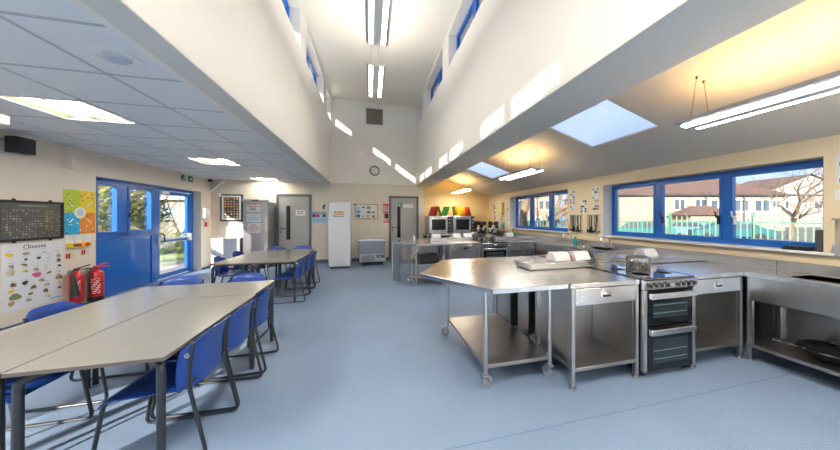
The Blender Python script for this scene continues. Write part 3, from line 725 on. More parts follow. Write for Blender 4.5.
# tomato-red thing between the socket boxes, teal bottle, spray bottle, white bottle
m=M().lathe([(.018,0),(.03,.01),(.034,.03),(.022,.05),(.001,.055)],(2.14,2.60,.914)); single(m,'timer',REDP,'small red kitchen timer between the two white socket boxes','timer')
t=athing('soap_bottle','teal washing up liquid bottle beside the far tap on the window counter','bottle',(3.93,4.58,.85))
M().lathe([(.03,0),(.034,.01),(.034,.11),(.02,.14),(.012,.15)],(3.93,4.58,.85)).obj('bottle_body',TEAL,t)
M().lathe([(.013,.15),(.013,.175),(.005,.19)],(3.93,4.58,.85)).obj('cap',WHITE,t)
t=athing('spray_bottle','green and white spray bottle with red trigger near the far socket box','bottle',(3.42,6.07,.914))
M().lathe([(.03,0),(.034,.01),(.034,.10),(.014,.14),(.014,.16)],(3.42,6.07,.914)).obj('bottle_body',GREEN,t)
M().box(3.38,3.44,6.06,6.08,1.07,1.10).box(3.385,3.395,6.065,6.075,1.03,1.07).obj('trigger',REDP,t)
t=athing('soap_bottle','white pump bottle on the far ledge near the grey door','bottle',(.98,6.3,.85))
M().lathe([(.025,0),(.028,.01),(.028,.07),(.01,.085),(.008,.11)],(.98,6.3,.85)).obj('bottle_body',WHITE,t)
M().box(.955,.99,6.295,6.305,.955,.965).obj('pump',WHITE,t)

# back counter with ovens and boards
t=athing('back_counter','steel counter against the warm cream wall carrying the two ovens','worktop',(2.85,8.5,0))
M().box(1.66,3.54,8.12,8.90,.812,.85).obj('work_surface',STEEL,t,bevel=.003)
for x in(1.70,2.6,3.50):
    for y in(8.16,8.86):
        m=M(); leg_foot(m,x,y,.812); m.obj('leg',STEELS,t)
M().box(1.67,3.53,8.14,8.88,.14,.165).obj('bottom_shelf',STEELD,t)
M().box(1.67,3.53,8.86,8.87,.165,.81).obj('back_panel',BLACK,t)
def oven(label,x0,x1):
    t=athing('countertop_oven',label,'oven',((x0+x1)/2,8.5,.85),'silver countertop convection ovens')
    y0,y1=8.22,8.80
    M().box(x0,x1,y0,y1,.875,1.42).obj('body',STEELS,t,bevel=.01)
    d=M().box(x0+.02,x1-.13,y0-.03,y0,.90,1.40).obj('oven_door',STEEL,t,bevel=.006)
    M().box(x0+.09,x1-.19,y0-.034,y0-.028,.99,1.32).obj('door_window',DARKG,d,bevel=.01)
    M().cyl((x0+.08,y0-.06,1.355),(x1-.19,y0-.06,1.355),.011).cyl((x0+.1,y0-.06,1.355),(x0+.1,y0-.03,1.355),.008).cyl((x1-.21,y0-.06,1.355),(x1-.21,y0-.03,1.355),.008).obj('handle',CHROME,d)
    M().box(x1-.12,x1-.015,y0-.012,y0,.89,1.41).obj('control_panel',BLACK,t)
    for z in(.99,1.10,1.21,1.32): M().cyl((x1-.067,y0-.012,z),(x1-.067,y0-.035,z),.026,seg=14).obj('knob',CHROME,t)
    for x in(x0+.05,x1-.05):
        for y in(y0+.05,y1-.05): M().cyl((x,y,.85),(x,y,.877),.02,seg=10).obj('foot',BLACK,t)
oven('silver countertop oven on the left, under the red and green boards',1.74,2.46)
oven('silver countertop oven on the right, under the yellow boards',2.52,3.24)
def board(label,x,tilt,mt,w=.30,h=.25,y=8.45,grp='coloured chopping boards standing on the ovens'):
    c,s=math.cos(tilt),math.sin(tilt)
    def P(u,v,q): return (x+u*c+q*s, y+v, 1.42+max(0,0)+(-u*s+q*c) + (.0))
    off=0.014*abs(s)
    m=M().box(-.006,.006,-.17,.17,0,h,T=lambda u,v,q:(lambda p:(p[0],p[1],p[2]+off))(P(u,v,q)))
    single(m,'chopping_board',mt,label,'chopping board',grp,bevel=.003)
bl=[('red',REDP,[(1.80,.34),(1.85,.30),(1.90,.30),(1.95,.24),(2.00,.18)]),('green',GREEN,[(2.18,-.30),(2.23,.28),(2.28,.30),(2.33,.32)]),('yellow',YEL,[(2.66,-.22),(2.71,-.14),(2.80,.10),(2.86,.05),(2.92,.0)]),('red',REDP,[(2.97,.10),(3.03,.04),(3.16,-.28)])]
po=['first','second','third','fourth','fifth']
for q,(cn_,mt,l) in enumerate(bl):
    for i,(x,a) in enumerate(l):
        where='the left oven' if q<2 else 'the right oven'
        m=M(); h=.31 if q<3 else .30
        wide=(cn_=='red' and q==0)
        board('%s of the %s chopping boards from the left on %s'%(po[i],cn_,where),x,a,mt,h=h)
# dark mixers in the corner
def mixer(label,x,y,rz=0,mt=BLACK):
    t=thing('stand_mixer',label,'mixer',(x,y,.85),rz,'dark appliances in the kitchen corner')
    t.scale=(1.25,1.25,1.15)
    M().box(-.07,.07,-.13,.13,0,.03).obj('base',mt,t,bevel=.01)
    M().box(-.045,.045,.04,.12,.03,.24).obj('column',mt,t,bevel=.02)
    M().box(-.055,.055,-.13,.13,.24,.35).obj('head',mt,t,bevel=.03)
    M().lathe([(.04,.03),(.07,.06),(.085,.16),(.083,.165)],(0,-.05,0)).obj('bowl',CHROME,t)
mixer('black stand mixer nearest the right oven',3.42,8.45,.2)
for i,(x,y,l) in enumerate(((3.64,8.5,'black stand mixer in the corner, left of the coffee coloured one'),(3.83,8.3,'black stand mixer in the far corner of the window counter'),(3.83,7.88,'black stand mixer closest to the far window reveal'))): mixer(l,x,y,-.3*i)

# utensil rails and utensils on the window wall
def utensil(kind,y,z,k):
    x=4.045; m=M()
    if kind==0:   # slotted turner
        m.box(x-.004,x,y-.009,y+.009,z-.22,z).prism([(y-.022,z-.22),(y+.022,z-.22),(y+.04,z-.33),(y-.04,z-.33)],x-.004,x,T=lambda u,v,w:(w,u,v))
    elif kind==1: # ladle
        m.tube([(x,y,z),(x,y,z-.28)],.006,seg=6).lathe([(.001,-.035),(.025,-.03),(.04,0),(.036,0)],(x-.03,y,z-.28),seg=14)
    elif kind==2: # whisk
        m.tube([(x,y,z),(x,y,z-.13)],.010,seg=8)
        for a in range(4):
            q=R(45*a); m.tube([(x-.0,y,z-.12),(x-.01+.0*math.cos(q),y+.03*math.cos(q),z-.22),(x-.02,y,z-.30),(x-.01,y-.03*math.cos(q),z-.22),(x,y,z-.12)],.002,seg=4)
    elif kind==3: # spoon
        m.tube([(x,y,z),(x,y,z-.26)],.006,seg=6).lathe([(.001,-.008),(.02,-.004),(.03,0),(.001,.002)],(x,y,z-.29),seg=12,axis='x')
    else:         # masher
        m.tube([(x,y,z),(x,y,z-.2)],.007,seg=6).tube([(x,y-.035,z-.24),(x,y-.035,z-.28),(x,y+.035,z-.28),(x,y+.035,z-.24),(x,y,z-.2)],.004,seg=5)
    return m
ku=['turner','ladle','whisk','spoon','masher']
def rail(label,y0,y1,z,items,where):
    t=athing('utensil_rail',label,'rail',(4.05,(y0+y1)/2,z),'steel utensil rails on the window wall')
    M().cyl((4.045,y0,z),(4.045,y1,z),.006,seg=8).obj('rod',CHROME,t)
    for y in(y0+.01,y1-.01): M().cyl((4.07,y,z),(4.045,y,z),.009,seg=8).obj('bracket',CHROME,t)
    n=len(items)
    for i,kd in enumerate(items):
        y=y1-.03-(y1-y0-.06)*i/max(1,n-1)
        single(utensil(kd,y,z-.008,i),'kitchen_'+ku[kd],BLACK if (i+kd)%3 else CHROME,'%s hanging %s from the far end on the %s'%(ku[kd],['first','second','third','fourth','fifth','sixth','seventh','eighth'][i],where),'utensil','hanging utensils on the '+where)
rail('utensil rail beside the far window with eight utensils',4.53,4.86,1.43,[4,1,0,1,2,0,3,1],'rail nearer the far window')
rail('utensil rail between the papers and the long window reveal',4.09,4.40,1.43,[0,1,0,3,1,2,3],'rail nearer the long window')
rail('utensil rail right of the long window at the photo edge',1.30,1.515,1.372,[0,3],'rail at the photo edge')

# ---------------------------------------------------------------- back wall furniture
t=athing('steel_fridge','tall stainless steel fridge with three notices on its door','fridge',(-2.96,8.55,0))
M().box(-3.26,-2.67,8.30,8.92,.08,1.80).obj('body',STEELS,t,bevel=.005)
d=M().box(-3.255,-2.675,8.265,8.298,.12,1.78).obj('fridge_door',STEELS,t,bevel=.006)
M().box(-3.27,-2.66,8.25,8.32,1.80,1.86).obj('top_fascia',STEEL,t,bevel=.004)
M().box(-3.05,-2.88,8.246,8.251,1.82,1.845).obj('display',BLACK,t)
M().box(-2.74,-2.70,8.24,8.266,1.0,1.4).obj('handle',CHROME,d,bevel=.004)
for x in(-3.2,-2.73):
    for y in(8.35,8.85): M().cyl((x,y,0),(x,y,.085),.02,seg=10).obj('foot',STEELS,t)
def notice(name,label,x0,x1,z0,z1,y,lines,ink,cat='notice',group=None,base=PAPER,seed=1):
    rnd=random.Random(seed); m=M().box(x0,x1,y-.003,y,z0,z1)
    h=(z1-z0)/(len(lines)+1)
    for i,(fill,mi) in enumerate(lines):
        zc=z1-(i+.85)*h; xa=x0+(x1-x0)*(.5-fill/2); xb=x0+(x1-x0)*(.5+fill/2); q=xa
        while q<xb-.004:
            w=rnd.uniform(.25,.6)*h*1.2; m.box(q,min(q+w,xb),y-.0036,y-.003,zc-h*.28,zc+h*.28*rnd.uniform(.5,1),mi); q+=w+h*.18
    return single(m,name,[base]+ink,label,cat,group)
notice('notice','white paper notice with dark writing, top of three on the steel fridge',-3.17,-2.87,1.53,1.71,8.262,[(.8,2),(.5,1),(.6,1)],[INK,REDP],seed=3)
notice('notice','white notice with bold blue writing in the middle of the steel fridge',-3.16,-2.85,1.26,1.47,8.262,[(.7,1),(.9,1),(.8,1)],[LBLUE],seed=4)
notice('notice','white notice with faded red writing, lowest on the steel fridge',-3.15,-2.85,.97,1.22,8.262,[(.5,1),(.8,1),(.8,1),(.6,1)],[mat('faded red ink',(.6,.2,.2),.5)],seed=5)
# white cabinet in the left corner
t=athing('white_cabinet','low white cabinet in the corner left of the steel fridge','cabinet',(-3.67,8.6,0))
M().box(-4.0,-3.34,8.32,8.91,.05,.80).obj('body',GLOSSW,t,bevel=.004)
M().box(-4.01,-3.33,8.30,8.92,.80,.83).obj('top',GLOSSW,t,bevel=.004)
M().box(-3.99,-3.675,8.30,8.318,.08,.79).obj('door',GLOSSW,t,bevel=.003)
M().box(-3.665,-3.35,8.30,8.318,.08,.79).obj('door',GLOSSW,t,bevel=.003)
M().box(-3.97,-3.37,8.36,8.88,0,.05).obj('plinth',BLACK,t)
# freezer
t=athing('upright_freezer','tall white upright freezer with a poster of pictures on its door','freezer',(-.81,8.15,0))
M().box(-1.085,-.53,7.86,8.46,.04,1.80).obj('body',GLOSSW,t,bevel=.01)
d=M().box(-1.085,-.53,7.80,7.858,.05,1.795).obj('freezer_door',GLOSSW,t,bevel=.012)
M().box(-.60,-.575,7.765,7.80,.80,1.22).obj('handle',WHITE,d,bevel=.006)
for x in(-1.03,-.59):
    for y in(7.9,8.4): M().cyl((x,y,0),(x,y,.045),.018,seg=8).obj('foot',BLACK,t)
m=M().box(-.95,-.70,7.795,7.799,1.46,1.56)
for i in range(5): m.box(-.94+i*.048,-.90+i*.048,7.7945,7.795,1.49,1.54,1+i%2)
single(m,'magnet_strip',[CRM,ORANGE,TAN],'small strip of food pictures stuck on the white freezer door','picture')
m=M()
for i in range(2):
    for j in range(6): m.box(-.96+j*.045,-.925+j*.045,7.7955,7.7985,1.44-i*.045,1.46-i*.045)
single(m,'lettering',INK,'dark hand lettering stuck below the pictures on the freezer','lettering')
# chiller cabinet
t=athing('chiller_cabinet','low stainless steel chiller cabinet with a vent grille near the grey door','chiller',(.06,8.35,0))
M().box(-.31,.43,8.02,8.70,.11,.71).obj('body',STEELS,t,bevel=.005)
M().box(-.325,.445,7.99,8.71,.71,.755).obj('top',STEEL,t,bevel=.006)
M().box(-.30,.42,7.985,8.018,.34,.70).obj('door',mat('dull blue grey steel',(.24,.26,.30),.35,.9,var=.1,scale=12),t,bevel=.004)
M().box(-.30,.42,7.99,8.018,.125,.33).obj('lower_panel',STEELS,t,bevel=.003)
m=M()
for i in range(9): m.box(-.24,.12,7.982,7.991,.15+i*.018,.158+i*.018)
m.obj('grille',BLACK,t)
M().box(.17,.40,7.98,7.991,.23,.31).obj('control_panel',BLACK,t)
M().box(.22,.30,7.977,7.981,.25,.29).obj('display',LBLUE,t)
for x in(-.26,.38):
    for y in(8.06,8.66): M().cyl((x,y,0),(x,y,.112),.022,seg=10).obj('foot',STEELS,t)
single(M().box(-.52,-.44,8.88,8.93,1.76,1.80),'wooden_block',BROWN,'small brown wooden block on the wall beside the white freezer','block')

# back wall pictures and signs
t=athing('framed_picture','framed print with a grid of round orange foods in the left corner','picture',(-3.78,8.9,1.27),None)
M().box(-4.06,-3.51,8.90,8.93,1.27,2.03).obj('frame',BLACK,t,bevel=.004)
M().box(-4.02,-3.55,8.895,8.901,1.31,1.99).obj('mount',PAPER,t,smooth=False)
m=M().box(-3.97,-3.60,8.892,8.896,1.36,1.94)
rnd=random.Random(5)
for i in range(5):
    for j in range(8):
        m.lathe([(.001,0),(.026,.0),(.026,.002),(.001,.003)],(-3.93+i*.073,8.889,1.40+j*.071),1+rnd.randrange(4),12,'y')
m.obj('print',[INK,ORANGE,TAN,CRM,BRN],t)
notice('door_notice','white sign with two lines of writing on the left grey door',-2.15,-1.89,1.43,1.60,YB-.013,[(.7,1),(.6,1)],[INK],seed=8)
notice('door_notice','white printed sign on the grey door by the benches',1.03,1.36,1.70,1.81,YB-.013,[(.85,1)],[GREYI],seed=9)
single(M().lathe([(.001,0),(.035,0),(.035,.003),(.001,.003)],(-2.49,YB-.017,1.54),0,16,'y'),'door_disc',LBLUE,'round blue fire door disc on the left grey door','sign')
single(M().lathe([(.001,0),(.035,0),(.035,.003),(.001,.003)],(.71,YB-.017,1.50),0,16,'y'),'door_disc',LBLUE,'round blue fire door disc on the grey door by the benches','sign')
m=M().box(.86,1.0,YB-.016,YB-.013,1.72,1.83).box(.90,.93,YB-.017,YB-.016,1.74,1.80,1).box(.93,.97,YB-.017,YB-.016,1.76,1.78,1)
single(m,'exit_sign',[SIGNG,PAPER],'small green running man sign on the grey door by the benches','sign')
m=M().box(-1.43,-1.31,YB-.004,YB,1.62,1.79,0).box(-1.41,-1.35,YB-.006,YB-.004,1.63,1.74,1).box(-1.38,-1.33,YB-.006,YB-.004,1.70,1.78,1)
single(m,'photo_print',[PAPER,INK],'small black and white photo above the blue poster next to the freezer','picture')
m=M().box(-1.71,-1.30,YB-.004,YB,1.22,1.54).box(-1.70,-1.31,YB-.006,YB-.004,1.38,1.49,1)
for i,c in enumerate((2,3,4,2)): m.box(-1.68+i*.095,-1.61+i*.095,YB-.008,YB-.006,1.385,1.48,c)
m.box(-1.68,-1.33,YB-.006,YB-.004,1.505,1.525,2)
for i in range(4): m.box(-1.68,-1.34,YB-.006,YB-.004,1.24+i*.03,1.252+i*.03,1)
single(m,'wall_poster',[mat('pale blue paper',(.55,.72,.85),.5),SKYB,INK,REDP,CRM],'pale blue poster with faces, between the grey door and the freezer','poster')
single(M().box(-1.36,-1.31,YB-.03,YB,.95,1.04).box(-1.355,-1.315,YB-.034,YB-.03,.97,1.02),'switch_box',WHITE,'white switch on the wall under the pale blue poster','switch')
t=athing('notice_board','white notice board with yellow trim and papers above the chiller','notice board',(-.12,8.9,1.32))
M().box(-.47,.23,YB-.02,YB,1.32,1.80).obj('board',PAPER,t)
m=M()
for i in range(24):
    if i%2==0: m.box(-.47+i*.0292,-.47+(i+1)*.0292,YB-.023,YB-.02,1.32,1.345,0).box(-.47+i*.0292,-.47+(i+1)*.0292,YB-.023,YB-.02,1.775,1.80,0)
    else: m.box(-.47+i*.0292,-.47+(i+1)*.0292,YB-.023,YB-.02,1.32,1.345,1).box(-.47+i*.0292,-.47+(i+1)*.0292,YB-.023,YB-.02,1.775,1.80,1)
for i in range(14): m.box(-.47,-.445,YB-.023,YB-.02,1.35+i*.03,1.38+i*.03,i%2).box(.205,.23,YB-.023,YB-.02,1.35+i*.03,1.38+i*.03,i%2)
m.obj('border_trim',[YELP,INK],t)
rnd=random.Random(11)
for i in range(11):
    xx=-.42+(i%4)*.155+rnd.uniform(-.01,.01); zz=1.37+(i//4)*.135
    w,h=rnd.uniform(.08,.13),rnd.uniform(.07,.11)
    single(M().box(xx,xx+w,YB-.025,YB-.0202,zz,zz+h).box(xx+.01,xx+w-.01,YB-.026,YB-.025,zz+h*.3,zz+h*.7,1),'pinned_paper',[[LBLUE,PAPER,GREYI,TAN][i%4],[INK,GREYI,PAPER][i%3]],'%s printed paper in row %s pinned on the notice board'%(['first','second','third','fourth'][i%4],['bottom','middle','top'][i//4]),'paper','papers pinned on the notice board')
m=M().box(.39,.60,YB-.004,YB,1.52,1.81)
for i in range(3): m.box(.41+i*.065,.44+i*.065,YB-.006,YB-.004,1.56,1.76,1)
single(m,'fire_notice',[REDP,PAPER],'red and white fire action notice beside the grey door','sign')
single(M().box(.44,.56,YB-.04,YB,1.34,1.50).box(.47,.53,YB-.06,YB-.04,1.36,1.45),'alarm_sounder',BLACK,'black alarm unit below the red fire notice','alarm')
single(M().box(.41,.59,YB-.004,YB,1.20,1.28).box(.43,.57,YB-.006,YB-.004,1.23,1.25,1),'fire_sign',[REDP,PAPER],'small red sign below the black alarm unit','sign')
for i,x in enumerate((-.27,.03)):
    m=M().box(x-.04,x+.04,YB-.03,YB,1.03,1.12).box(x-.02,x+.02,YB-.045,YB-.03,1.055,1.095)
    single(m,'socket_outlet',WHITE,['left white wall socket above the chiller','right white wall socket above the chiller'][i],'socket','white sockets above the chiller',bevel=.003)
single(M().lathe([(.03,0),(.025,.05),(.001,.055)],(.235,YB-.055,2.156),0,14,'y'),'sensor',ALU,'small round sensor on the wall below the clock','sensor')
# clock
yc=YB-.04
t=athing('wall_clock','round white wall clock with black rim in the roof void','clock',(.13,yc,2.70))
M().lathe([(.11,-.0),(.145,-.005),(.15,-.02),(.14,-.04),(.125,-.035),(.12,-.02)],(.13,yc,2.85),0,32,'y').obj('rim',BLACK,t)
M().lathe([(.001,-.022),(.122,-.022),(.122,-.02),(.001,-.02)],(.13,yc,2.85),0,32,'y').obj('face',PAPER,t)
m=M()
for i in range(12):
    a=R(30*i); m.box(.13+.10*math.cos(a)-.005,.13+.10*math.cos(a)+.005,yc-.024,yc-.022,2.85+.10*math.sin(a)-.008,2.85+.10*math.sin(a)+.008)
m.obj('hour_marks',INK,t)
M().tube([(.13,yc-.026,2.85),(.06,yc-.026,2.86)],.005,seg=5).obj('hour_hand',INK,t)
M().tube([(.13,yc-.028,2.85),(.15,yc-.028,2.94)],.0035,seg=5).obj('minute_hand',INK,t)
# vent grille
t=athing('vent_grille','square metal vent grille high on the white wall of the roof void','vent',(.125,yc,4.25))
m=M()
for q in((-.19,-.13,4.25,4.87),(.38,.44,4.25,4.87),(-.13,.38,4.25,4.31),(-.13,.38,4.81,4.87)): m.box(q[0],q[1],yc-.03,yc,q[2],q[3])
m.obj('frame',WHITE,t,bevel=.004)
m=M().box(-.13,.38,yc-.006,yc,4.31,4.81)
for i in range(14): m.box(-.13,.38,yc-.02,yc-.004,4.325+i*.035,4.335+i*.035).box(-.12+i*.036,-.112+i*.036,yc-.02,yc-.004,4.31,4.81)
m.obj('mesh',mat('brown grey mesh',(.26,.22,.19),.6),t)

# ---------------------------------------------------------------- left wall
xw=-4.3
def wbox(m,y0,y1,z0,z1,t0=0,t1=.004,mi=0): return m.box(xw+t0,xw+t1,y0,y1,z0,z1,mi)
t=athing('framed_chart','black framed chart with rows of small food pictures and chalk style writing','chart',(xw,4.8,1.08))
y0,y1,z0,z1=4.43,5.16,1.085,1.60
m=M()
for q in((y0,y0+.03,z0,z1),(y1-.03,y1,z0,z1),(y0,y1,z0,z0+.03),(y0,y1,z1-.03,z1)): wbox(m,*q,0,.025)
for y in(y0+.17,y1-.16):
    for z in(z0-.02,z1-.005): wbox(m,y-.012,y+.012,z,z+.025,0,.02)
m.obj('frame',BLACK,t,bevel=.003)
m=wbox(M(),y0+.02,y1-.02,z0+.02,z1-.02,0,.010)
rnd=random.Random(3)
for i in range(20):
    for j in range(11):
        if j==7 and 5<i<14 or rnd.random()<.25: continue
        yy=y0+.07+i*.0325; zz=z0+.05+j*.033
        s=rnd.uniform(.005,.011); wbox(m,yy-s,yy+s,zz-s,zz+s,.010,.0115,1+rnd.randrange(6))
wbox(m,y0+.22,y1-.20,z1-.075,z1-.055,.010,.0115,1)
for i in range(9): wbox(m,y0+.15+i*.05,y0+.185+i*.05,z1-.12,z1-.113,.010,.0115,1)
m.obj('print',[mat('charcoal chart paper',(.06,.055,.055),.3),GREYI,TAN,OLIVE,CRM,BRN,TAN],t)
# glass over the chart
wbox(M(),y0+.03,y1-.03,z0+.03,z1-.03,.014,.016).obj('glass',GLASS,t)
# cheese poster
t=athing('cheese_poster','white poster titled Cheeses with many cheese pictures, below the framed chart','poster',(xw,4.8,.2))
y0,y1,z0,z1=4.49,5.16,.22,1.055

text('lettering','Cheeses',.075,INK,t,(xw+.006,(y0+y1)/2,z1-.05),(0,1,0),(0,0,1),t.location)
MC=[CRM,TAN,BRN,INK,OLIVE,PINK,YELP,mat('pale brown print',(.42,.33,.24),.5)]
m=wbox(M(),y0,y1,z0,z1,0,.004,9); rnd=random.Random(21)
def blob(cy,cz,a,b,mi,rot=0):
    vs=[(xw+.0045,cy,cz)]; n=12
    for k in range(n):
        q=2*math.pi*k/n; r=1+.12*math.sin(3*q+cy*40); u=a*math.cos(q)*r; v=b*math.sin(q)*r
        vs.append((xw+.0045,cy+u*math.cos(rot)-v*math.sin(rot),cz+u*math.sin(rot)+v*math.cos(rot)))
    vs2=[(x+.0012,y,z) for x,y,z in vs]
    M().add(vs+vs2,[(n+1,n+2+k,n+2+(k+1)%n) for k in range(n)]+[(1+k,1+(k+1)%n,n+2+(k+1)%n,n+2+k) for k in range(n)]).obj('cheese_picture',MC[mi],t,smooth=False)
rows=[(.94,[(.05,.05,.024,6),(.22,.045,.02,7),(.42,.035,.012,0),(.58,.04,.014,0)]),
(.865,[(.22,.022,.016,3),(.36,.03,.018,3),(.50,.03,.008,0),(.60,.038,.024,7)]),
(.80,[(.07,.03,.02,7),(.20,.04,.016,4),(.47,.03,.008,0),(.60,.032,.027,2)]),
(.72,[(.06,.055,.04,0),(.21,.035,.014,6),(.33,.035,.022,1),(.44,.025,.02,0),(.61,.03,.017,3)]),
(.645,[(.34,.062,.034,5),(.48,.035,.016,2),(.59,.04,.014,0)]),
(.565,[(.09,.038,.026,2),(.21,.038,.028,3),(.39,.04,.022,1),(.60,.055,.036,1)]),
(.49,[(.07,.042,.018,6),(.30,.04,.024,2),(.45,.045,.010,7),(.60,.03,.018,0)]),
(.41,[(.11,.075,.042,4),(.27,.035,.016,2),(.44,.036,.026,2),(.61,.035,.012,3)]),
(.335,[(.07,.04,.032,1),(.25,.04,.02,7),(.46,.042,.026,0)])]
for z,l in rows:
    for (yy,a,b,mi) in l:
        blob(y0+.02+yy,z-.02,a*.85,b*.95,mi,rnd.uniform(-.3,.4))
        if rnd.random()<.6: blob(y0+.02+yy+a*.5,z-.035,a*.4,b*.5,rnd.choice([0,2,7]),0)
        wbox(m,y0+.02+yy-.03,y0+.02+yy+.03,z+.02,z+.024,.0042,.005,8)
m.obj('sheet',MC+[GREYI,mat('poster paper',(.80,.80,.82),.35)],t,smooth=False)
wbox(M(),y1-.16,y1-.03,z0+.03,z0+.045,.0042,.0055).obj('logo_strip',LBLUE,t)
# four colour poster
t=athing('eatwell_poster','square poster in lime, yellow, blue and orange quarters with a white centre disc','poster',(xw,5.41,1.13))
y0,y1,z0,z1=5.17,5.645,1.13,1.795; ym,zm=(y0+y1)/2,1.13+.36*.9
m=M(); wbox(m,y0,ym,zm,z1,0,.004,0);wbox(m,ym,y1,zm,z1,0,.004,1);wbox(m,y0,ym,z0,zm,0,.004,2);wbox(m,ym,y1,z0,zm,0,.004,3)
rnd=random.Random(9)
for i in range(110):
    yy=rnd.uniform(y0+.02,y1-.02);zz=rnd.uniform(z0+.02,z1-.04)
    if (yy-ym)**2+(zz-zm)**2<.012: continue
    s=rnd.uniform(.004,.009); wbox(m,yy-s,yy+s,zz-s,zz+s*1.4,.004,.005,4+rnd.randrange(4))
for s1 in(-1,1):
    for s2 in(-1,1):
        m.tube([(xw+.005,ym+s1*.10,zm+s2*.09),(xw+.005,ym+s1*.16,zm+s2*.15)],.008,8,6)
m.obj('sheet',[LIME,YELP,SKYB,ORANGE,INK,BRN,OLIVE,PAPER,PAPER],t,smooth=False)
M().lathe([(.001,.004),(.085,.004),(.085,.006),(.001,.006)],(xw,ym,zm),0,28,'x').obj('centre_disc',PAPER,t)
M().lathe([(.001,.006),(.05,.006),(.05,.007),(.001,.007)],(xw,ym,zm),0,20,'x').obj('centre_mark',mat('pale mark',(.5,.65,.75),.5),t)
# switches
for i in range(3):
    y=5.20+i*.13
    single(wbox(wbox(wbox(M(),y,y+.11,1.0,1.11,0,.010),y+.03,y+.05,1.04,1.07,.010,.014),y+.065,y+.085,1.04,1.07,.010,.014),'switch_plate',WHITE,'white double switch plate, %s of three above the yellow isolator box'%['left','middle','right'][i],'switch','white switch plates',bevel=.002)
t=athing('isolator_box','yellow isolator box with red emergency stop buttons above the extinguishers','switch',(xw,5.38,.93))
wbox(M(),5.22,5.54,.935,1.0,0,.04).obj('casing',YEL,t,bevel=.004)
for y in(5.34,5.46): M().cyl((xw+.04,y,.967),(xw+.065,y,.967),.022).obj('stop_button',REDP,t)
wbox(M(),5.27,5.32,.95,.985,.04,.043).obj('mark',INK,t)
for i,(y,z) in enumerate(((5.20,.77),(5.42,.80))):
    m=wbox(M(),y,y+.13,z,z+.09); wbox(m,y+.005,y+.04,z+.01,z+.08,.004,.005,1); wbox(m,y+.045,y+.065,z+.01,z+.08,.004,.005,2); wbox(m,y+.08,y+.12,z+.02,z+.025,.004,.005,3);wbox(m,y+.08,y+.12,z+.045,z+.05,.004,.005,3)
    single(m,'extinguisher_sign',[CRM,REDP,INK,GREYI],['small extinguisher instruction sign on the left, over the hose horn','small extinguisher instruction sign on the right, over the water extinguisher'][i],'sign','extinguisher instruction signs')
def extinguisher(label,y,r,h,z,co2):
    x=xw+r+.02
    t=athing('fire_extinguisher',label,'fire extinguisher',(x,y,z),'red fire extinguishers')
    M().lathe([(r*.9,0),(r,.015),(r,h*.86),(r*.85,h*.93),(r*.4,h*.98),(.022,h),(.022,h+.03)],(x,y,z),0,28).obj('cylinder',RED,t)
    if not co2: M().lathe([(r+.002,0),(r+.003,.07),(r+.001,.07),(r*.9,.0)],(x,y,z),0,28).obj('base_ring',BLACK,t)
    # label faces the room (towards +x,-y)
    vs=[];n=8
    for i in range(n+1):
        a=R(-95+85*i/n)
        for zz in(z+.1,z+h*.72): vs.append((x+math.cos(a)*(r+.0015),y+math.sin(a)*(r+.0015),zz))
    lb=M().add(vs,[(2*i,2*i+2,2*i+3,2*i+1) for i in range(n)]).obj('label_panel',RED if True else PAPER,t)
    m=M()
    for j in range(9):
        zz=z+.12+j*(h*.5/9)
        for i in range(1,n-1):
            if (i*7+j*5)%4==0: continue
            a=R(-95+85*i/n);b=R(-95+85*(i+.8)/n); q=r+.003
            m.add([(x+math.cos(a)*q,y+math.sin(a)*q,zz),(x+math.cos(b)*q,y+math.sin(b)*q,zz),(x+math.cos(b)*q,y+math.sin(b)*q,zz+.014),(x+math.cos(a)*q,y+math.sin(a)*q,zz+.014)],[(0,1,2,3)],0 if j<7 or co2 else 1)
    m.obj('label_text',[PAPER,CRM],t)
    zt=z+h+.03
    M().box(x-.02,x+.02,y-.02,y+.02,zt-.01,zt+.02).tube([(x,y,zt+.015),(x+.08,y+.10,zt+.055)],.009,seg=6).tube([(x,y,zt),(x+.09,y+.11,zt)],.008,seg=6).obj('lever',REDP if not co2 else BLACK,t)
    if co2:
        M().tube(rounded([(x,y-.01,zt),(x+.02,y-.09,zt-.01),(x+.04,y-.105,zt-.08)],.04),.012).tube([(x+.04,y-.10,zt-.07),(x+.075,y-.11,zt-.37)],.018,seg=14,r2=.05).obj('discharge_horn',BLACK,t)
    else:
        M().tube(rounded([(x,y-.01,zt),(x+.03,y-.13,zt-.02),(x+.03,y-.14,zt-.25),(x+.03,y-.12,z+.12)],.1,6),.012).obj('hose',BLACK,t)
    single(M().box(xw,xw+.02,y-.03,y+.03,z+h-.06,z+h+.0).box(xw,xw+.04,y-.01,y+.01,z+h-.02,z+h+.03),'wall_bracket',ALU,'metal wall bracket behind the %s extinguisher'%('carbon dioxide' if co2 else 'water'),'bracket','extinguisher brackets')
extinguisher('red fire extinguisher with black horn, left of the pair',5.25,.068,.47,.11,True)
extinguisher('red fire extinguisher with black hose and base, beside the blue panel',5.52,.085,.49,.08,False)
